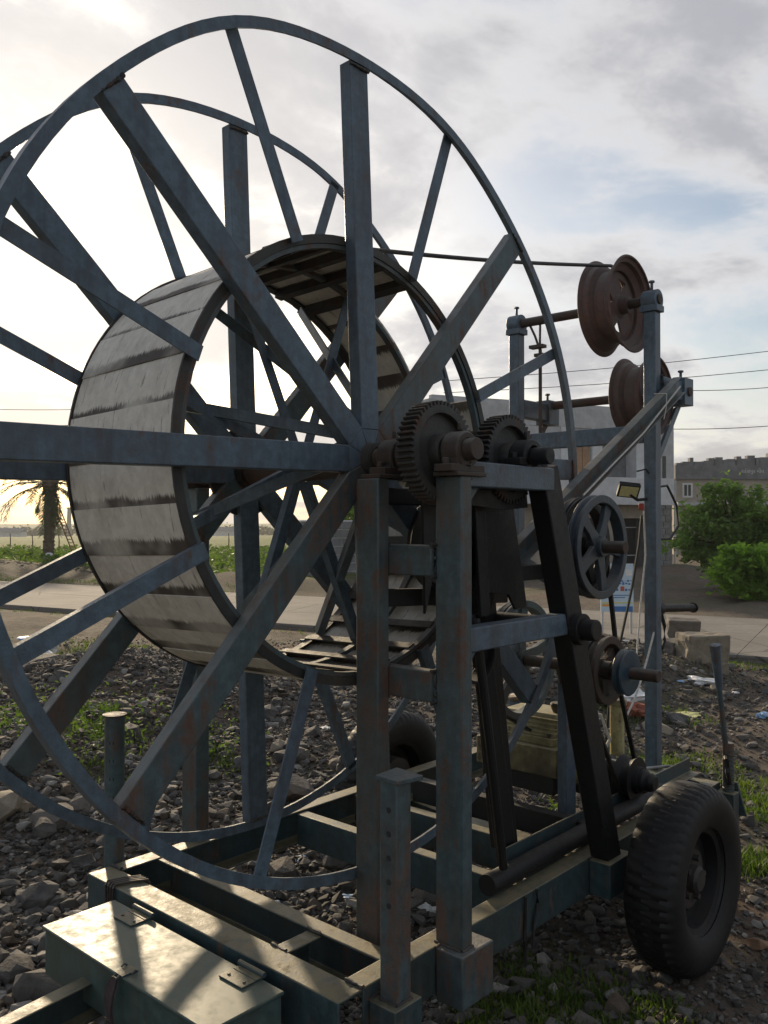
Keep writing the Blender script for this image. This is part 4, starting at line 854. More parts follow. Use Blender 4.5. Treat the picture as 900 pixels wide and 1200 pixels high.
# --- house behind the mast
def make_house():
    P0 = Vector((27.081, 10.898, 0)); e = Vector((0.92, -0.391, 0)); n = Vector((0.391, 0.92, 0))
    M_ = Matrix(((-e.x, n.x, 0, P0.x), (-e.y, n.y, 0, P0.y), (0, 0, 1, 0), (0, 0, 0, 1)))
    H = empty('concrete_house', P0, 'grey two-storey concrete house with projecting slab, behind the rear mast', 'house')
    def bx(name, lo, hi, mat, parent=H, bev=0.01):
        m = MB(); m.M = M_; m.box(lo, hi); return build(name, m, mat, parent, bev, smooth=False)
    bx('core_wall', (0.05, 0.9, -0.3), (9.4, 6.0, 5.0), 'plaster_dark')
    w = bx('upper_wall', (0.0, 0.0, 2.93), (1.24, 0.899, 5.05), 'plaster_grey')
    bx('window', (0.36, -0.012, 3.0), (0.52, 0.1, 3.75), 'window_dark', w)
    bx('pillar', (1.241, -0.06, 2.93), (1.70, 0.899, 4.55), 'plaster_light'); bx('pillar', (3.12, -0.06, 2.93), (3.52, 0.899, 4.55), 'plaster_light')
    bx('loggia_back', (1.701, 0.45, 2.93), (3.119, 0.898, 4.55), 'plaster_dark')
    w = bx('window_wall', (3.521, 0.05, 2.93), (4.40, 0.899, 4.55), 'plaster_grey')
    for u in (3.58, 3.90): bx('shutter', (u, 0.0, 3.10), (u + 0.30, 0.06, 3.97), 'shutter_wood', w)
    bx('pillar', (4.401, -0.03, 2.93), (4.75, 0.899, 4.55), 'plaster_light')
    bx('upper_wall', (4.751, 0.0, 2.93), (9.5, 0.899, 4.55), 'plaster_grey')
    bx('lintel', (1.242, -0.02, 4.551), (9.5, 0.898, 5.20), 'plaster_grey')
    bx('parapet', (1.3, 0.05, 5.201), (9.4, 0.25, 5.32), 'plaster_grey')
    bx('balcony_slab', (0.9, -0.95, 2.05), (9.6, 0.0 - 0.001, 2.92), 'plaster_light')
    bx('slab_edge', (-0.02, -0.10, 2.45), (0.899, 0.897, 2.929), 'plaster_grey')
    s = bx('shop_wall', (2.45, -0.05, -0.3), (9.5, 0.899, 2.049), 'plaster_cream'); bx('shop_recess', (1.25, 0.5, -0.3), (2.449, 0.899, 1.62), 'dark_interior')
    bx('shop_lintel', (1.25, -0.05, 1.621), (2.449, 0.899, 2.049), 'plaster_cream')
    for z in (1.30, 0.35): bx('shutter_rail', (1.25, 0.44, z), (2.449, 0.46, z + 0.03), 'plaster_light')
    bx('shop_recess', (3.3, -0.07, -0.3), (4.6, -0.04, 1.62), 'dark_interior', s)
    bw = bx('block_wall', (0.0, 0.1, -0.3), (1.249, 0.899, 2.44), 'plaster_dark')
    for r in range(12):
        for c in range(4):
            u = 0.02 + c * 0.31 + (r % 2) * 0.10
            if u + 0.28 < 1.24: bx('block', (u, 0.07, -0.25 + r * 0.22), (u + 0.285, 0.11, -0.25 + r * 0.22 + 0.195), 'block_grey', bw, 0.004)
    pp = MB(); pp.M = M_; pp.cyl((0.02, -0.06, -0.2), (0.02, -0.06, 2.44), 0.035, n=10); build('drain_pipe', pp, 'plaster_light', H)
make_house()

def make_hall():
    depth = 40.0; P0 = at(792, depth); M_ = Matrix(((RGT.x, FWD.x, 0, P0.x), (RGT.y, FWD.y, 0, P0.y), (0, 0, 1, 0), (0, 0, 0, 1)))
    H = empty('walled_hall', P0, 'distant low hall with dark notched parapet and white lettering behind the trees', 'building')
    def bx(name, lo, hi, mat, parent=H):
        m = MB(); m.M = M_; m.box(lo, hi); return build(name, m, mat, parent, smooth=False)
    w = bx('wall', (0, 0, -0.5), (9.0, 6, 3.45), 'plaster_cream'); p = bx('parapet', (-0.05, -0.12, 3.451), (9.05, 0.3, 4.10), 'plaster_dark')
    u = 0.0; k = 0; hs = [0.10, 0.16, 0.34, 0.16, 0.20, 0.32, 0.36, 0.24, 0.28, 0.40, 0.30, 0.44, 0.34, 0.36, 0.55, 0.42, 0.30, 0.52, 0.60, 0.36, 0.42, 0.58, 0.4, 0.5, 0.35, 0.6, 0.45, 0.3]
    while u < 8.9:
        wd = (0.26, 0.34, 0.16, 0.40, 0.22)[k % 5]; bx('merlon', (u, -0.11, 4.101), (u + wd, 0.2, 4.10 + hs[k % len(hs)]), 'plaster_dark', p); u += wd + (0.02, 0.0, 0.05)[k % 3]; k += 1
    for u in (0.30, 2.2, 4.4):
        f = bx('window', (u, -0.06, 2.62), (u + 0.46, 0.02, 3.28), 'white_paint', w)
        for q in (0.07, 0.25): bx('pane', (u + q, -0.075, 2.70), (u + q + 0.12, -0.061, 3.20), 'window_dark', f)
    bx('ledge', (-0.02, -0.35, 2.25), (9.02, -0.001, 2.40), 'plaster_grey', w)
    # lettering on the parapet, too far to read: two short words in rounded white strokes
    cu = bpy.data.curves.new('lettering', 'FONT'); cu.body = 'uરાદેશપુર મીલ'[1:]; cu.size = 0.30; cu.extrude = 0.01
    t = bpy.data.objects.new('lettering', cu); COL.objects.link(t); cu.materials.append(MATS['white_paint'])
    bpy.context.view_layer.update(); dg = bpy.context.evaluated_depsgraph_get(); me = bpy.data.meshes.new_from_object(t.evaluated_get(dg)); bpy.data.objects.remove(t)
    if len(me.vertices):
        co = [v.co.copy() for v in me.vertices]; x0 = min(c.x for c in co); x1 = max(c.x for c in co)
        k = 1.05 / max(0.01, x1 - x0)
        for v in me.vertices: v.co = Vector(((v.co.x - x0) * k, -v.co.z, v.co.y * k * 1.0))
        o = bpy.data.objects.new('lettering', me); COL.objects.link(o); o.parent = p
        wp = M_ @ Vector((2.95, -0.135, 3.74)); o.location = wp - WPOS[p.name]; o.rotation_euler = (0, 0, -YAW)
        if not me.materials: me.materials.append(MATS['white_paint'])
make_hall()

def make_wall():
    P0 = at(352, 24.5); P1 = at(560, 27.0); W_ = empty('compound_wall', P0, 'dark grey block compound wall seen through the reel spokes', 'wall')
    m = MB(); d = (P1 - P0).normalized(); n = Vector((-d.y, d.x, 0)); L_ = (P1 - P0).length
    M_ = Matrix(((d.x, n.x, 0, P0.x), (d.y, n.y, 0, P0.y), (0, 0, 1, 0), (0, 0, 0, 1))); m.M = M_; m.box((0, 0, -0.2), (L_, 0.2, 1.55)); w = build('wall_core', m, 'plaster_light', W_, smooth=False)
    for r in range(7):
        for c in range(int(L_ / 0.42)):
            b = MB(); b.M = M_; u = c * 0.42 + (r % 2) * 0.2; b.box((u + 0.012, -0.025, -0.15 + r * 0.24), (u + 0.408, 0.01, -0.15 + r * 0.24 + 0.222)); build('block', b, 'plaster_dark', w, smooth=False)
make_wall()

# --- leaves
def leaf_mesh(name, centres, size, mat, flat=0.3, elong=1.8):
    c = np.asarray(centres); n = len(c)
    d = rng.normal(size=(n, 3)); d[:, 2] *= 0.6; d /= np.linalg.norm(d, axis=1)[:, None]
    q = rng.normal(size=(n, 3)); q -= (q * d).sum(1)[:, None] * d; q /= np.linalg.norm(q, axis=1)[:, None]
    s = size * rng.uniform(0.6, 1.35, (n, 1)); L_ = d * s * elong / 2; Wd = q * s / 2
    up = np.cross(d, q) * s * 0.12
    v = np.stack([c - L_, c + Wd * 0.9 + up, c + L_, c - Wd * 0.9 + up], 1).reshape(-1, 3)
    i = np.arange(n)[:, None] * 4; f = np.concatenate([i + np.array([[0, 1, 2]]), i + np.array([[0, 2, 3]])], 0)
    me = bpy.data.meshes.new(name); me.from_pydata(v.tolist(), [], f.tolist()); me.materials.append(MATS[mat]); return me
def crown_points(centre, rad, n, clumps, tight=0.22, seed_bias=0.6):
    cx = np.array(centre); rad = np.array(rad); d = rng.normal(size=(clumps, 3)); d /= np.linalg.norm(d, axis=1)[:, None]
    rr = rng.uniform(0.25, 1, (clumps, 1)) ** seed_bias; cc = d * rr * rad * rng.uniform(0.75, 1.25, (clumps, 1))
    w = rng.uniform(0.4, 1.6, clumps); w /= w.sum(); k = rng.choice(clumps, n, p=w)
    off = rng.normal(size=(n, 3)) * rad * tight * rng.uniform(0.5, 1.2, (clumps, 1))[k]
    return cx + cc[k] + off
def make_tree(name, label, base, crowns, n, leaf, mat, cat, trunk_r=0.06, group=None):
    T = empty(name, base, label, cat, group); b = Vector(base)
    tr = MB(); top = Vector(crowns[0][0]); 
    tr.tube([b - Vector((0, 0, 0.1)), b.lerp(top, 0.3) + Vector((0.04, 0.02, 0)), b.lerp(top, 0.65) + Vector((-0.03, 0.03, 0)), top], [trunk_r, trunk_r * 0.8, trunk_r * 0.6, trunk_r * 0.25], 8); build('trunk', tr, 'bark', T)
    for c, r in crowns:
        for k in range(3):
            e = Vector(c) + Vector((random.uniform(-.7, .7) * r[0], random.uniform(-.7, .7) * r[1], random.uniform(-.2, .7) * r[2])); s = b.lerp(top, random.uniform(0.25, 0.5))
            m = MB(); m.tube([s, s.lerp(e, 0.5) + Vector((0, 0, 0.05)), e], [trunk_r * 0.45, trunk_r * 0.3, trunk_r * 0.1], 6); build('limb', m, 'bark', T)
    tot = sum(r[0] * r[1] * r[2] for _, r in crowns) 
    P = np.concatenate([crown_points(c, r, int(n * r[0] * r[1] * r[2] / tot), max(10, int(60 * r[0] * r[1] * r[2] / tot) + 14), 0.2) for c, r in crowns])
    P = P[P[:, 2] > b.z + 0.05]
    me = leaf_mesh('crown', P - np.array(b), leaf, mat); o = bpy.data.objects.new('crown', me); COL.objects.link(o); o.parent = T
def gb(px, depth): p = at(px, depth); return (p.x, p.y, gz(p.x, p.y))
b1 = gb(872, 19.5)
def off(b, r, f, z): p = Vector(b) + RGT * r + FWD * f; return (p.x, p.y, z)
make_tree('broadleaf_tree', 'wide feathery green tree in front of the distant hall', b1,
          [(off(b1, -0.42, 0, 2.0), (0.48, 0.5, 0.55)), (off(b1, -0.80, 0.1, 1.45), (0.55, 0.6, 0.5)), (off(b1, -1.25, 0.2, 1.0), (0.50, 0.5, 0.38)), (off(b1, 0.15, 0.1, 1.75), (0.55, 0.6, 0.5)), (off(b1, 0.65, 0, 1.55), (0.55, 0.6, 0.45)), (off(b1, -0.2, -0.2, 1.2), (0.8, 0.7, 0.6)), (off(b1, 0.9, 0, 1.0), (0.7, 0.7, 0.6)), (off(b1, -0.75, 0, 0.75), (0.6, 0.5, 0.35)), (off(b1, 0.2, 0.2, 0.65), (1.1, 0.8, 0.45))], 14000, 0.075, 'leaf_tree', 'tree')
b2 = gb(872, 17.0)
make_tree('bush', 'bright light green bush in front of the feathery tree', b2, [(off(b2, 0, 0, 0.55), (0.68, 0.6, 0.45)), (off(b2, 0.5, 0, 0.42), (0.6, 0.5, 0.4)), (off(b2, -0.15, 0, 0.85), (0.35, 0.3, 0.25))], 5200, 0.085, 'leaf_bush', 'bush', 0.03)
b3 = gb(408, 33.0)
make_tree('broadleaf_tree', 'small yellowish tree beyond the block wall, glimpsed through the reel', b3, [(off(b3, 0, 0, 1.7), (0.9, 0.8, 0.8))], 2500, 0.12, 'leaf_bush', 'tree')

def make_palm():
    b = Vector(gb(57, 29.5)); T = empty('date_palm', b, 'date palm with drooping fronds and rough trunk at far left', 'palm tree')
    top = b + Vector((0.05, 0, 2.85)); tr = MB()
    v = []; n = 12; rows = 46; f = []
    for i in range(rows + 1):
        t = i / rows; c = b.lerp(top, t); r = 0.155 + 0.02 * (1 - t) + (0.025 if i % 2 else 0.0) + 0.10 * ss(t, 0.78, 0.97)
        for k in range(n): a = 2 * math.pi * (k + 0.5 * (i % 2)) / n; rr = r * (1 + 0.13 * random.uniform(-1, 1)); v.append((c.x + rr * math.cos(a), c.y + rr * math.sin(a), c.z))
        if i: f += [((i - 1) * n + k, (i - 1) * n + (k + 1) % n, i * n + (k + 1) % n, i * n + k) for k in range(n)]
    tr.add(v, f); build('trunk', tr, 'palm_bark', T)
    for k in range(30):
        az = k * 2.399 + random.uniform(-0.2, 0.2); el = R_(random.uniform(-28, 55)) if k < 24 else R_(random.uniform(-70, -35)); L_ = random.uniform(1.9, 2.5) * (0.6 if k >= 24 else 1); pts = []
        p = top + Vector((0, 0, -0.15)); d = el
        for i in range(13):
            pts.append(p.copy()); p = p + Vector((math.cos(az) * math.cos(d), math.sin(az) * math.cos(d), math.sin(d))) * (L_ / 12); d -= R_(4.0 + 7.0 * i / 12) * (1 if d > R_(-80) else 0)
        m = MB(); m.tube(pts, [0.022 - 0.0015 * i for i in range(13)], 5)
        for i in range(1, 12):
            for h in range(3):
                c = pts[i].lerp(pts[i + 1], h / 3); t = (pts[i + 1] - pts[i]).normalized(); sd = t.cross(Vector((0, 0, 1))).normalized(); up = sd.cross(t)
                for s in (-1, 1):
                    ll = 0.36 * (1 - 0.45 * i / 12) * random.uniform(0.8, 1.15); dr = (sd * s * 0.75 + t * 0.65 + up * random.uniform(-0.1, 0.35)).normalized(); e_ = c + dr * ll - Vector((0, 0, 0.10 * ll / 0.36 * random.uniform(0.5, 1.5))); w = t * 0.018
                    m.add([c - w, c + w, c.lerp(e_, 0.55) + w + up * 0.006, e_, c.lerp(e_, 0.55) - w + up * 0.006], [(0, 1, 2), (0, 2, 4), (4, 2, 3)])
        build('frond', m, 'leaf_palm', T, smooth=False)
make_palm()

def make_far():
    # leaning lattice ladder by the palm
    Ld = empty('ladder', at(86, 31, gz(*at(86, 31).xy)), 'pale lattice ladder leaning beside the palm trunk', 'ladder'); a0, a1 = at(90, 31, 0.25), at(67, 30.2, 2.0); sd = RGT * 0.085
    for s in (-1, 1): build('rail', MB().bar(a0 + sd * s, a1 + sd * s, 0.03, 0.03), 'shutter_wood', Ld)
    for k in range(15): t = (k + 0.5) / 15; c = a0.lerp(a1, t); build('rung', MB().bar(c - sd, c + sd, 0.028, 0.028), 'shutter_wood', Ld)
    for px, d, h in ((12, 52, 0.85), (38, 46, 0.85), (69, 43, 0.85), (100, 52, 0.85), (268, 48, 0.85), (330, 52, 0.85)):
        p = at(px, d); z = gz(p.x, p.y); m = MB(); m.tube([(p.x, p.y, z - 0.1), (p.x + 0.02, p.y, z + h * 0.6), (p.x, p.y + 0.01, z + h)], [0.035, 0.03, 0.025], 7)
        tag(build('fence_post', m, 'bark'), 'thin dark fence post standing in the green field', 'post', 'posts in the field')
    p = at(81, 260); z = gz(p.x, p.y); m = MB(); m.cyl((p.x, p.y, z), (p.x, p.y, z + 8.2), 0.75, 0.55, 14); m.cyl((p.x, p.y, z + 8.2), (p.x, p.y, z + 8.6), 0.8, 0.8, 14); tag(build('chimney', m, 'pole_concrete'), 'pale distant chimney above the hazy treeline at far left', 'chimney')
    for px, d, w, h, l in ((8, 230, 3.6, 1.3, 'long low pale shed on the hazy horizon at far left'), (262, 240, 3, 1.4, 'low pale shed on the horizon seen under the drum')):
        c = at(px, d); z = gz(c.x, c.y); B = empty('far_shed', (c.x, c.y, z), l, 'shed'); M_ = Matrix(((RGT.x, FWD.x, 0, c.x), (RGT.y, FWD.y, 0, c.y), (0, 0, 1, z), (0, 0, 0, 1)))
        m = MB(); m.M = M_; m.box((-w, 0, -0.5), (w, 4, h)); build('wall', m, 'plaster_light', B, smooth=False)
        m = MB(); m.M = M_; m.add([(-w - .3, -0.4, h), (w + .3, -0.4, h), (w + .3, 4.4, h), (-w - .3, 4.4, h), (-w - .3, 2, h + 1.0), (w + .3, 2, h + 1.0)], [(0, 1, 5, 4), (2, 3, 4, 5), (0, 4, 3), (1, 2, 5), (3, 2, 1, 0)]); build('roof', m, 'plaster_dark', B, smooth=False)
    # far wood: one hazy mass
    P = []
    for k in range(520):
        px = rng.uniform(-380, 560); d = rng.uniform(290, 360); c = at(px, d); z = gz(c.x, c.y); h = rng.uniform(1.6, 3.4) * (1.6 if rng.random() < 0.08 else 1); w = rng.uniform(1.5, 4)
        q = rng.normal(size=(60, 3)) * np.array([w * 0.5, w * 0.5, h * 0.25]); P.append(q + np.array([c.x, c.y, z + h * 0.55]))
    me = leaf_mesh('far_wood', np.concatenate(P), 0.75, 'leaf_far', elong=1.4); o = bpy.data.objects.new('far_wood', me); COL.objects.link(o); tag(o, 'hazy line of distant trees along the horizon', 'trees', kind='stuff')
    # crop beyond the road
    n = 60000; s = rng.uniform(15.6, 40, n); l = rng.uniform(6, 95, n); x = SN[0] * s + SL[0] * l; y = SN[1] * s + SL[1] * l
    dep = (x - CAM.x) * FWD.x + (y - CAM.y) * FWD.y; lat = (x - CAM.x) * RGT.x + (y - CAM.y) * RGT.y; px = 450 + lat / dep * 1023
    k = (px > -30) & (px < 352) & (dep < 46) & (dep > 22) & (vnoise(x * 0.5, y * 0.5) > 0.22); x, y = x[k], y[k]
    z = height(x, y) + rng.uniform(0.02, 0.26, len(x)) * (0.35 + vnoise(x * 1.5 + 9, y * 1.5))
    me = leaf_mesh('field_crop', np.stack([x, y, z], 1), 0.13, 'leaf_crop'); o = bpy.data.objects.new('field_crop', me); COL.objects.link(o); tag(o, 'green leafy crop growing in the field beyond the road', 'crop', kind='stuff')
    # overhead wires
    for (xa, ya, da), (xb, yb, db), l in (((520, 446, 34), (960, 404, 34), 'topmost overhead wire crossing the sky right of the mast'), ((520, 460, 34), (960, 427, 34), 'second overhead wire from the top, right of the mast'), ((770, 457, 34), (960, 448, 34), 'third overhead wire from the top, right of the mast'), ((745, 502, 33), (960, 494, 33), 'lowest overhead wire right of the house'), ((-40, 479, 40), (230, 474, 40), 'upper faint wire crossing the bright sky behind the drum'), ((-40, 497, 40), (230, 493, 40), 'lower faint wire crossing the bright sky behind the drum')):
        A, B = at(xa, da, zat(ya, da)), at(xb, db, zat(yb, db)); m = MB(); m.tube([A.lerp(B, t / 10) - Vector((0, 0, 0.12 * math.sin(math.pi * t / 10))) for t in range(11)], 0.014, 5); tag(build('overhead_wire', m, 'wire_black'), l, 'wire', 'overhead wires')
make_far()

def make_sign():
    c = at(723, 11.4); z0 = gz(c.x, c.y); S = empty('sign_board', (c.x, c.y, z0), 'pale blue notice board on two thin legs by the road', 'sign')
    M_ = Matrix(((RGT.x, FWD.x, 0, c.x), (RGT.y, FWD.y, 0, c.y), (0, 0, 1, 0), (0, 0, 0, 1)))
    def bx(n, lo, hi, m_, p=S): m = MB(); m.M = M_; m.box(lo, hi); return build(n, m, m_, p, smooth=False)
    for u in (-0.19, 0.185): bx('leg', (u - 0.014, 0.012, -0.1), (u + 0.014, 0.03, 0.95), 'plaster_grey')
    pn = bx('panel', (-0.215, -0.01, 0.33), (0.21, 0.01, 0.955), 'sign_pale')
    pr = [(-0.20, 0.02, 0.86, 0.93, 'white_paint'), (-0.17, 0.18, 0.68, 0.715, 'sign_blue'), (-0.10, 0.20, 0.72, 0.745, 'sign_blue'), (-0.16, 0.02, 0.60, 0.64, 'sign_blue'), (0.04, 0.09, 0.60, 0.66, 'sign_red'), (0.10, 0.18, 0.60, 0.63, 'sign_blue'), (-0.2, 0.2, 0.44, 0.455, 'sign_yellow'), (-0.2, -0.05, 0.40, 0.43, 'sign_orange'), (-0.05, 0.2, 0.33, 0.40, 'sign_blue'), (-0.15, 0.15, 0.54, 0.55, 'sign_blue'), (-0.15, 0.10, 0.51, 0.52, 'sign_blue'), (0.11, 0.19, 0.80, 0.88, 'white_paint')]
    for i, (a, b, c_, d_, mt) in enumerate(pr):
        k = max(1, int((b - a) / 0.035)) if mt == 'sign_blue' and d_ - c_ > 0.02 and c_ > 0.5 else 1; w = (b - a) / k
        m = MB(); m.M = M_
        for q in range(k): m.box((a + q * w, -0.012 - 0.0002 * i, c_ + 0.008 * (q % 2)), (a + q * w + w * (0.72 if k > 1 else 1), -0.0101, d_ - 0.006 * (q % 3)))
        build('print', m, mt, pn, smooth=False)['kind'] = 'stuff'
make_sign()

def make_bike():
    b = at(826, 27.0); z = gz(b.x, b.y); B = empty('motor_bike', (b.x, b.y, z), 'small dark motorbike parked in front of the house, left of the tree', 'motorbike')
    ax = (RGT * 0.45 + FWD * 0.9).normalized(); sd = Vector((ax.y, -ax.x, 0)); c = Vector((b.x, b.y, z))
    for k in (-0.6, 0.6):
        m = MB(); m.lathe(c + ax * k + Vector((0, 0, 0.28)), sd, [(0.22, -0.04), (0.27, -0.035), (0.285, 0), (0.27, 0.035), (0.22, 0.04)], 24, closed=True); w = build('wheel', m, 'rubber', B)
        m = MB(); m.lathe(c + ax * k + Vector((0, 0, 0.28)), sd, [(0.01, -0.02), (0.215, -0.01), (0.215, 0.01), (0.01, 0.02)], 16); build('rim', m, 'bare_steel', w)
    m = MB(); m.tube([c + ax * -0.75 + Vector((0, 0, 0.72)), c + ax * -0.2 + Vector((0, 0, 0.75)), c + ax * 0.05 + Vector((0, 0, 0.74))], [0.09, 0.13, 0.10], 10); build('seat', m, 'motor_black', B)
    m = MB(); m.tube([c + Vector((0, 0, 0.78)), c + ax * 0.2 + Vector((0, 0, 0.86)), c + ax * 0.42 + Vector((0, 0, 0.84))], [0.10, 0.15, 0.08], 10); build('fuel_tank', m, 'motor_black', B)
    m = MB(); m.box((-0.22, -0.12, 0.25), (0.25, 0.12, 0.62)); m.v = [tuple(c + ax * x + sd * y + Vector((0, 0, q))) for x, y, q in m.v]; build('engine_block', m, 'black_grease', B)
    m = MB(); m.tube([c + ax * 0.6 + Vector((0, 0, 0.28)), c + ax * 0.42 + Vector((0, 0, 0.9))], 0.03, 8); m.tube([c + ax * 0.40 + sd * 0.36 + Vector((0, 0, 1.0)), c + ax * 0.42 + Vector((0, 0, 0.92)), c + ax * 0.40 - sd * 0.36 + Vector((0, 0, 1.0))], 0.02, 8); build('fork', m, 'bare_steel', B)
    m = MB(); m.lathe(c + ax * 0.52 + Vector((0, 0, 0.85)), ax, [(0.001, 0.06), (0.07, 0.05), (0.08, 0.0), (0.04, -0.08)], 14); build('headlight', m, 'bare_steel', B)
make_bike()

# ------------------------------------------------------------------ rubble, stones, weeds, litter
def rock_proto(k, pts=14, squash=(1, 0.8, 0.62)):
    r = np.random.default_rng(100 + k); p = r.normal(size=(pts, 3)); p /= np.linalg.norm(p, axis=1)[:, None]
    p *= r.uniform(0.72, 1.0, (pts, 1)); p = np.clip(p, -r.uniform(0.55, 0.85, 3), r.uniform(0.55, 0.9, 3)) * np.array(squash) * r.uniform(0.8, 1.2, 3)
    bm = bmesh.new()
    for q in p: bm.verts.new(q)
    res = bmesh.ops.convex_hull(bm, input=bm.verts[:])
    for g in (res['geom_interior'], res['geom_unused']):
        for e in g:
            if isinstance(e, bmesh.types.BMVert) and e.is_valid: bm.verts.remove(e)
    bmesh.ops.triangulate(bm, faces=bm.faces[:]); bm.verts.index_update()
    v = np.array([x.co[:] for x in bm.verts]); f = np.array([[x.index for x in q.verts] for q in bm.faces]); bm.free()
    return v, f
PROT = [rock_proto(k) for k in range(40)]
def to_px(x, y, z):
    d = (x - CAM.x) * FWD.x + (y - CAM.y) * FWD.y; l = (x - CAM.x) * RGT.x + (y - CAM.y) * RGT.y
    return 450 + l / d * 1023, 611 + (1.5 - z) / d * 1023, d
def scatter(n, dmin, dmax, power=1.0):
    """points on open ground before the road, denser close by"""
    d = dmin + (dmax - dmin) * rng.random(n) ** power; a = rng.uniform(-0.52, 0.52, n)
    x = CAM.x + d * (FWD.x + a * RGT.x); y = CAM.y + d * (FWD.y + a * RGT.y)
    return x, y, d
def stony(x, y):
    """how stony the ground is: heaps on the left and behind the mast, bare soil on the right"""
    s = 0.95 * np.exp(-((x - 0.9) ** 2 / 6 + (y - 3.2) ** 2 / 7)) + 0.9 * np.exp(-((x - 0.2) ** 2 / 2.2 + (y - 0.9) ** 2 / 3.0)) + 0.9 * np.exp(-((x - 4.6) ** 2 / 4.0 + (y - 2.2) ** 2 / 2.6)) + 0.55 * np.exp(-((x - 3.0) ** 2 / 5 + (y - 5.4) ** 2 / 6))
    return np.clip(s + 0.40 * (vnoise(x * 1.1 + 5, y * 1.1) - 0.5) + 0.04, 0.025, 1)
def make_gravel():
    V, F, T, o = [], [], [], 0
    for n, d0, d1, s0, s1, pw in ((70000, 1.9, 11.5, 0.008, 0.020, 1.25), (16000, 1.9, 11.0, 0.018, 0.036, 1.1), (3600, 2.0, 9.5, 0.034, 0.058, 1.1)):
        x, y, d = scatter(n, d0, d1, pw); st = stony(x, y); st = st if s1 < 0.03 else st ** (1.4 if s1 < 0.05 else 2.0)
        k = (rng.random(n) < st) & ((x * SN[0] + y * SN[1]) < 7.95); x, y = x[k], y[k]; z = height(x, y); m = len(x)
        tone = np.clip(rng.random(m) * 0.75 + 0.25 * vnoise(x * 2, y * 2), 0, 1); tone = np.where(rng.random(m) < 0.085, 1.0, tone)
        pk = rng.integers(0, len(PROT), m); sz = rng.uniform(s0, s1, m) * rng.uniform(0.8, 1.25, m); A = rng.uniform(0, 6.28, m); B = rng.normal(size=m) * 0.5
        for q, (v, f) in enumerate(PROT):
            i = np.where(pk == q)[0]; c = len(i)
            if not c: continue
            ca, sa, cb, sb = np.cos(A[i]), np.sin(A[i]), np.cos(B[i]), np.sin(B[i]); zz = np.zeros(c)
            M_ = np.stack([np.stack([ca, -sa * cb, sa * sb], 1), np.stack([sa, ca * cb, -ca * sb], 1), np.stack([zz, sb, cb], 1)], 1)
            W_ = np.einsum('nij,vj->nvi', M_, v) * sz[i][:, None, None] + np.stack([x[i], y[i], z[i] + sz[i] * 0.2], 1)[:, None, :]
            V.append(W_.reshape(-1, 3)); F.append((f[None] + (o + np.arange(c) * len(v))[:, None, None]).reshape(-1, 3)); o += c * len(v); T.append(np.repeat(tone[i], len(v)))
    V = np.concatenate(V); F = np.concatenate(F); T = np.concatenate(T)
    me = bpy.data.meshes.new('gravel'); me.vertices.add(len(V)); me.vertices.foreach_set('co', V.ravel()); me.loops.add(F.size); me.loops.foreach_set('vertex_index', F.ravel())
    me.polygons.add(len(F)); me.polygons.foreach_set('loop_start', np.arange(0, F.size, 3)); me.polygons.foreach_set('use_smooth', [False] * len(F)); me.update(calc_edges=True)
    me.attributes.new('tone', 'FLOAT', 'POINT').data.foreach_set('value', T.astype(np.float32)); me.materials.append(MATS['gravel'])
    g = bpy.data.objects.new('gravel', me); COL.objects.link(g); tag(g, 'loose broken gravel and stone chips over the ground', 'gravel', kind='stuff')
make_gravel()
def rock_mesh(k, name='rock', mat='rock'):
    v, f = rock_proto(500 + k, 26, (1, 0.85, 0.62)); me = mesh_from(name, v, f.tolist(), mat, smooth=False); return me
ROCKS = [rock_mesh(k) for k in range(14)]; PALE = [rock_mesh(20 + k, mat='sandstone') for k in range(5)]
def place_rock(x, y, s, k=None, me=None, label='angular grey broken rock lying in the rubble', group='broken rocks in the rubble', name='rock', sq=(1, 1, 1), sink=0.25):
    me = me or (ROCKS[random.randrange(14)] if random.random() < 0.86 else PALE[random.randrange(5)])
    o = bpy.data.objects.new(name, me); COL.objects.link(o); o.location = (x, y, gz(x, y) + s * sq[2] * (0.6 - sink * 1.2) * 0.8); o.scale = (s * sq[0], s * sq[1], s * sq[2]); o.rotation_euler = (random.uniform(-0.3, 0.3), random.uniform(-0.3, 0.3), random.uniform(0, 6.3))
    return tag(o, label, name if name != 'rock' else 'rock', group)
n = 0
while n < 220:
    x, y, d = scatter(1, 2.2, 9.5, 0.9); x, y = float(x[0]), float(y[0])
    if random.random() > float(stony(np.array([x]), np.array([y]))[0]) ** 1.6 or x * SN[0] + y * SN[1] > 7.7: continue
    if 0.7 < x < 1.4 and -0.75 < y < -0.3: continue
    place_rock(x, y, random.choice((0.045, 0.05, 0.05, 0.06, 0.07, 0.08, 0.10) if y > 0.5 else (0.03, 0.035, 0.04, 0.045)) * random.uniform(0.85, 1.2)); n += 1
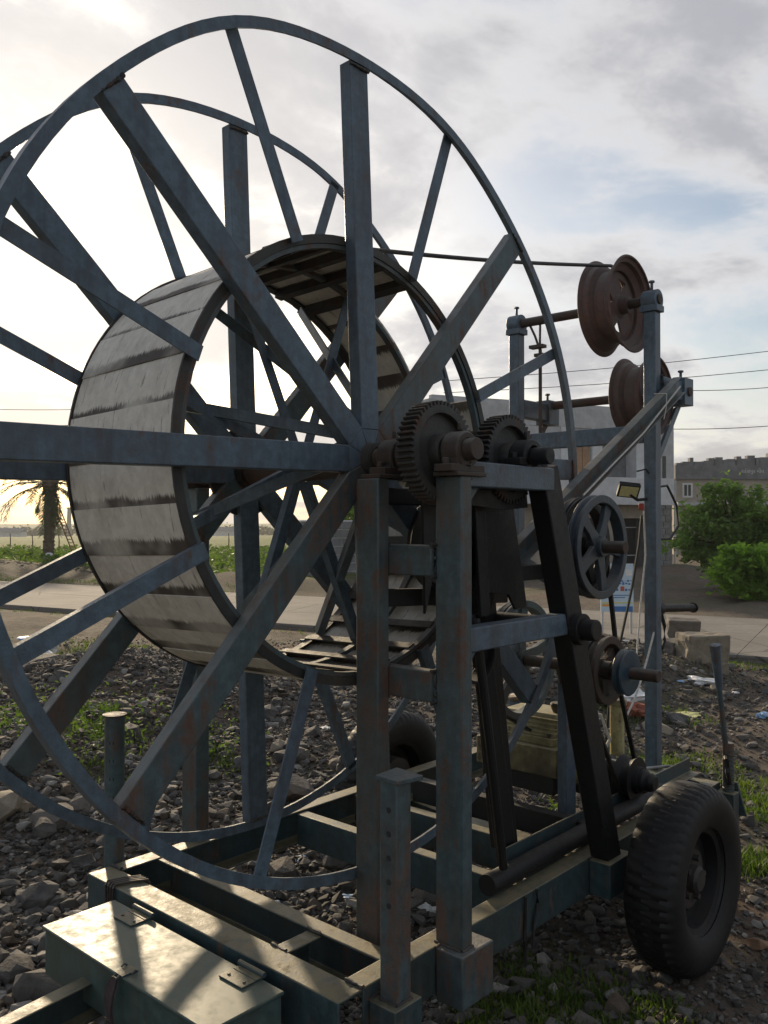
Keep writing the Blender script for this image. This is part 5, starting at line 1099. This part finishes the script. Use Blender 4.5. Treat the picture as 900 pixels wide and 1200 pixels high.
# singled-out stones
def big(px, py, s, label, me, sq=(1, 1, 0.8)):
    d = 1.5 * 1023.2 / (py - 611.5); p = at(px, d); return place_rock(p.x, p.y, s, me=me, label=label, group=None, sq=sq)
big(8, 985, 0.17, 'large rounded pale boulder at the left edge below the reel rim', PALE[0])
big(40, 812, 0.36, 'large flat grey slab of rock left of the far jack post', ROCKS[2], (1.1, 0.8, 0.42))
big(62, 785, 0.26, 'flat dark rock lying behind the large slab at far left', ROCKS[5], (1.1, 0.9, 0.5))
big(345, 935, 0.17, 'big dark rock behind the thin lower spoke', ROCKS[3], (1, 1, 0.95))
big(132, 825, 0.10, 'orange-brown stone among the grey chips at left', mesh_from('rock', *[a.tolist() for a in rock_proto(531, 24)], 'brown_stone', smooth=False))
big(52, 1165, 0.12, 'rough dark rock beside the toolbox corner', ROCKS[7], (1, 1, 0.95)); big(45, 1062, 0.10, 'dark angular rock left of the toolbox lid', ROCKS[9]); big(20, 1140, 0.09, 'flat-topped rock at the lower left edge', ROCKS[1])
big(886, 1105, 0.055, 'small orange stone right of the tyre', mesh_from('rock', *[a.tolist() for a in rock_proto(533, 24)], 'brown_stone', smooth=False))
big(770, 858, 0.13, 'pale flat-sided stone just right of the mast foot', PALE[2]); big(795, 848, 0.12, 'dark stone beside the yellow scrap right of the mast', ROCKS[4])

def block(name, label, c, size, rot, mat, group=None):
    bm = bmesh.new(); bmesh.ops.create_cube(bm, size=1.0); bmesh.ops.subdivide_edges(bm, edges=bm.edges[:], cuts=3, use_grid_fill=True)
    for v in bm.verts:
        n_ = np.random.default_rng(int(abs(hash((round(v.co.x, 3), round(v.co.y, 3), round(v.co.z, 3)))) % 99991)).normal(size=3) * 0.02
        v.co += Vector(n_.tolist()); v.co = Vector((v.co.x * size[0], v.co.y * size[1], v.co.z * size[2]))
    me = bpy.data.meshes.new(name); bm.to_mesh(me); bm.free(); me.materials.append(MATS[mat]); o = bpy.data.objects.new(name, me); COL.objects.link(o); o.location = c; o.rotation_euler = rot
    b = o.modifiers.new('bevel', 'BEVEL'); b.width = 0.012; b.segments = 2; b.limit_method = 'ANGLE'; b.angle_limit = R_(45)
    return tag(o, label, 'stone block', group)
def sb(px, d, zc, size, rz, tilt, label, mat='sandstone'): p = at(px, d, zc); block('stone_block', label, p, size, (tilt, tilt * 0.5, -YAW + rz), mat)
sb(822, 8.1, 0.335, (0.42, 0.24, 0.26), 0.25, 0.05, 'large squared stone block on top of the stone heap by the road')
sb(838, 8.0, 0.12, (0.16, 0.2, 0.20), 0.1, 0.0, 'small squared stone upright under the right end of the large block')
sb(818, 8.05, 0.12, (0.13, 0.16, 0.15), -0.3, 0.08, 'small stone wedged under the middle of the large block'); sb(789, 8.3, 0.31, (0.24, 0.22, 0.14), 0.5, 0.1, 'flat stone behind the mast, left of the large block', 'rock'); sb(800, 8.9, 0.42, (0.30, 0.22, 0.18), -0.2, 0.06, 'grey stone behind the large block', 'rock')
sb(801, 7.8, 0.13, (0.17, 0.14, 0.11), 0.6, 0.2, 'loose grey stone at the foot of the stone heap', 'rock')

def make_grass():
    V, F = [], []; o = 0
    def tuft(x, y, nb, h, spread):
        nonlocal o
        for _ in range(nb):
            bx, by = x + rng.normal() * spread, y + rng.normal() * spread; z = gz(bx, by) - 0.005; a = rng.uniform(0, 6.28); hh = h * rng.uniform(0.45, 1.2); w = 0.0035 + 0.02 * hh * 0.35; ln = rng.uniform(0.15, 0.8) * hh; c, s = math.cos(a), math.sin(a)
            V.extend([(bx - s * w, by + c * w, z), (bx + s * w, by - c * w, z), (bx + c * ln * 0.4 + s * w * 0.8, by + s * ln * 0.4 - c * w * 0.8, z + hh * 0.6), (bx + c * ln * 0.4 - s * w * 0.8, by + s * ln * 0.4 + c * w * 0.8, z + hh * 0.6), (bx + c * ln, by + s * ln, z + hh)])
            F.extend([(o, o + 1, o + 2, o + 3), (o + 3, o + 2, o + 4)]); o += 5
    def patch(px, py, r, nt, h, nb=12, ry=None):
        d = 1.5 * 1023.2 / (py - 611.5); p = at(px, d)
        for _ in range(nt):
            a, q = rng.uniform(0, 6.28), r * math.sqrt(rng.random()); c = p + RGT * (math.cos(a) * q) + FWD * (math.sin(a) * q * (ry or 1.0)); tuft(c.x, c.y, nb, h * rng.uniform(0.6, 1.3), 0.03 + r * 0.03)
    for a in ((60, 778, 0.55, 60, 0.05), (150, 768, 0.9, 90, 0.05), (90, 760, 0.8, 60, 0.05), (15, 770, 0.4, 40, 0.06), (205, 772, 0.3, 30, 0.05), (30, 890, 0.40, 40, 0.07), (110, 900, 0.30, 40, 0.07), (130, 940, 0.2, 20, 0.05), (255, 905, 0.2, 25, 0.05), (640, 1145, 0.20, 80, 0.035), (690, 1175, 0.25, 90, 0.035), (600, 1165, 0.15, 60, 0.035), (760, 1190, 0.12, 40, 0.03), (885, 1012, 0.16, 70, 0.05), (880, 940, 0.25, 70, 0.045), (815, 890, 0.30, 40, 0.035), (760, 890, 0.2, 30, 0.04), (885, 915, 0.25, 50, 0.04), (790, 845, 0.3, 30, 0.04), (880, 785, 0.5, 60, 0.05), (655, 975, 0.07, 25, 0.07), (705, 845, 0.3, 30, 0.05), (580, 1185, 0.12, 40, 0.03)): patch(*a)
    for k in range(260):     # verges of the road
        s = 12.25 + rng.random() * 0.9; l = rng.uniform(9, 32); tuft(SN[0] * s + SL[0] * l, SN[1] * s + SL[1] * l, 14, 0.10, 0.12)
    for k in range(70): s = 7.55 + rng.random() * 0.35; l = rng.uniform(-4, 14); tuft(SN[0] * s + SL[0] * l, SN[1] * s + SL[1] * l, 10, 0.06, 0.08)
    me = bpy.data.meshes.new('grass'); me.from_pydata(V, [], F); me.materials.append(MATS['grass_blade']); g = bpy.data.objects.new('grass', me); COL.objects.link(g); tag(g, 'short green grass tufts and weeds among the stones', 'grass', kind='stuff')
    # leafy weeds by the rock slab
    P = []
    for px, py, r in ((40, 880, 0.28), (100, 905, 0.30), (85, 925, 0.2), (250, 905, 0.18), (128, 915, 0.2), (15, 905, 0.2), (648, 972, 0.05), (232, 880, 0.2)):
        d = 1.5 * 1023.2 / (py - 611.5); p = at(px, d); q = rng.normal(size=(150, 3)) * np.array([r, r, 0.05]) ; q[:, 2] = np.abs(q[:, 2]) * 1.4 + 0.02; x, y = q[:, 0] + p.x, q[:, 1] + p.y; P.append(np.stack([x, y, height(x, y) + q[:, 2]], 1))
    me = leaf_mesh('weeds', np.concatenate(P), 0.017, 'leaf_crop'); g = bpy.data.objects.new('weeds', me); COL.objects.link(g); tag(g, 'low leafy weeds growing between the stones at left', 'weeds', kind='stuff')
make_grass()

def crumple(name, label, px, py, size, mat, cat, flat=0.5, seed=0, lift=0.0):
    d = 1.5 * 1023.2 / (py - 611.5); p = at(px, d); r = np.random.default_rng(900 + seed); bm = bmesh.new(); bmesh.ops.create_icosphere(bm, subdivisions=3, radius=1.0); ph = r.uniform(0, 6.28, 12)
    for v in bm.verts:
        c = v.co; k = 1 + 0.22 * math.sin(5 * c.x + ph[0] + 3 * c.y) + 0.18 * math.sin(7 * c.y + ph[1] + 4 * c.z) + 0.14 * abs(math.sin(9 * c.z + ph[2] + 6 * c.x)) + r.normal() * 0.06
        v.co = Vector((c.x * k * size[0], c.y * k * size[1], c.z * k * size[2]))
    me = bpy.data.meshes.new(name); bm.to_mesh(me); bm.free(); me.materials.append(MATS[mat]); o = bpy.data.objects.new(name, me); COL.objects.link(o); o.location = (p.x, p.y, gz(p.x, p.y) + size[2] * 0.6 + lift); o.rotation_euler = (0, 0, r.uniform(0, 6))
    return tag(o, label, cat)
crumple('plastic_bag', 'crumpled white plastic bag at the far left edge before the road', 22, 792, (0.26, 0.2, 0.14), 'plastic_white', 'bag', seed=1)
crumple('plastic_bag', 'smaller white plastic bag leaning on the bigger one at far left', 48, 772, (0.16, 0.13, 0.12), 'plastic_white', 'bag', seed=2)
crumple('plastic_sheet', 'flat pale blue plastic scrap behind the white bags', 45, 752, (0.22, 0.16, 0.03), 'plastic_blue', 'scrap', seed=3)
crumple('plastic_bag', 'white plastic bag on the soil mound by the palm', 57, 665, (0.22, 0.15, 0.10), 'plastic_white', 'bag', seed=4, lift=0.15)
crumple('plastic_sheet', 'crumpled white plastic sheet behind the blue disc pulley', 728, 838, (0.20, 0.16, 0.05), 'plastic_white', 'scrap', seed=5, lift=0.05)
crumple('plastic_sheet', 'flat yellow plastic scrap on the rubble right of the mast', 806, 842, (0.10, 0.07, 0.012), 'plastic_yellow', 'scrap', seed=6)
crumple('brick_piece', 'broken red brick in the rubble just left of the mast', 741, 845, (0.09, 0.07, 0.05), 'red_brick', 'brick', seed=7, lift=0.03)
crumple('plastic_sheet', 'torn white plastic scrap in front of the large stone block', 820, 818, (0.12, 0.08, 0.03), 'plastic_white', 'scrap', seed=8)
crumple('plastic_sheet', 'white paper scrap under the lower reel rim inside the frame', 340, 1078, (0.045, 0.03, 0.006), 'plastic_white', 'scrap', seed=9)
crumple('plastic_sheet', 'crumpled pale scrap between the jack post and outer column', 500, 1062, (0.04, 0.03, 0.018), 'plastic_white', 'scrap', seed=10)
crumple('plastic_sheet', 'small white scrap lying on stones left of the toolbox', 85, 1172, (0.03, 0.02, 0.012), 'plastic_white', 'scrap', seed=11)
crumple('plastic_bottle', 'bright blue plastic piece behind the outer column foot', 510, 1043, (0.03, 0.02, 0.035), 'plastic_blue', 'scrap', seed=12)
crumple('plastic_sheet', 'white and blue plastic scrap on soil near the road at left', 105, 722, (0.30, 0.12, 0.03), 'plastic_white', 'scrap', seed=13)
crumple('plastic_sheet', 'blue bottle scrap on bare soil at the right edge', 893, 843, (0.05, 0.03, 0.02), 'plastic_blue', 'scrap', seed=14)
for k in range(34):
    px, py = random.choice(((random.uniform(60, 330), random.uniform(735, 800)), (random.uniform(660, 880), random.uniform(790, 880)), (random.uniform(290, 420), random.uniform(850, 1080))))
    o = crumple('litter_scrap', 'tiny pale scrap of litter among the stones', px, py, (0.035, 0.025, 0.008), random.choice(('plastic_white', 'plastic_white', 'sandstone', 'plastic_blue')), 'litter', seed=40 + k); o['group'] = 'scattered litter scraps'

# ------------------------------------------------------------------ haze over the fields
def make_haze():
    m = bpy.data.materials.new('haze'); m.use_nodes = True; nt = m.node_tree; nt.nodes.clear(); out = nt.nodes.new('ShaderNodeOutputMaterial'); v = nt.nodes.new('ShaderNodeVolumePrincipled')
    v.inputs['Color'].default_value = (0.90, 0.90, 0.90, 1); v.inputs['Density'].default_value = 0.0007; v.inputs['Anisotropy'].default_value = 0.2; nt.links.new(v.outputs[0], out.inputs['Volume']); MATS['haze'] = m
    b = MB().box((-60, -60, -8), (520, 620, 14)); me = bpy.data.meshes.new('haze'); me.from_pydata(b.v, [], b.f); me.materials.append(m); o = bpy.data.objects.new('haze', me); COL.objects.link(o); tag(o, 'thin warm haze over the fields', 'haze', kind='stuff')
make_haze()
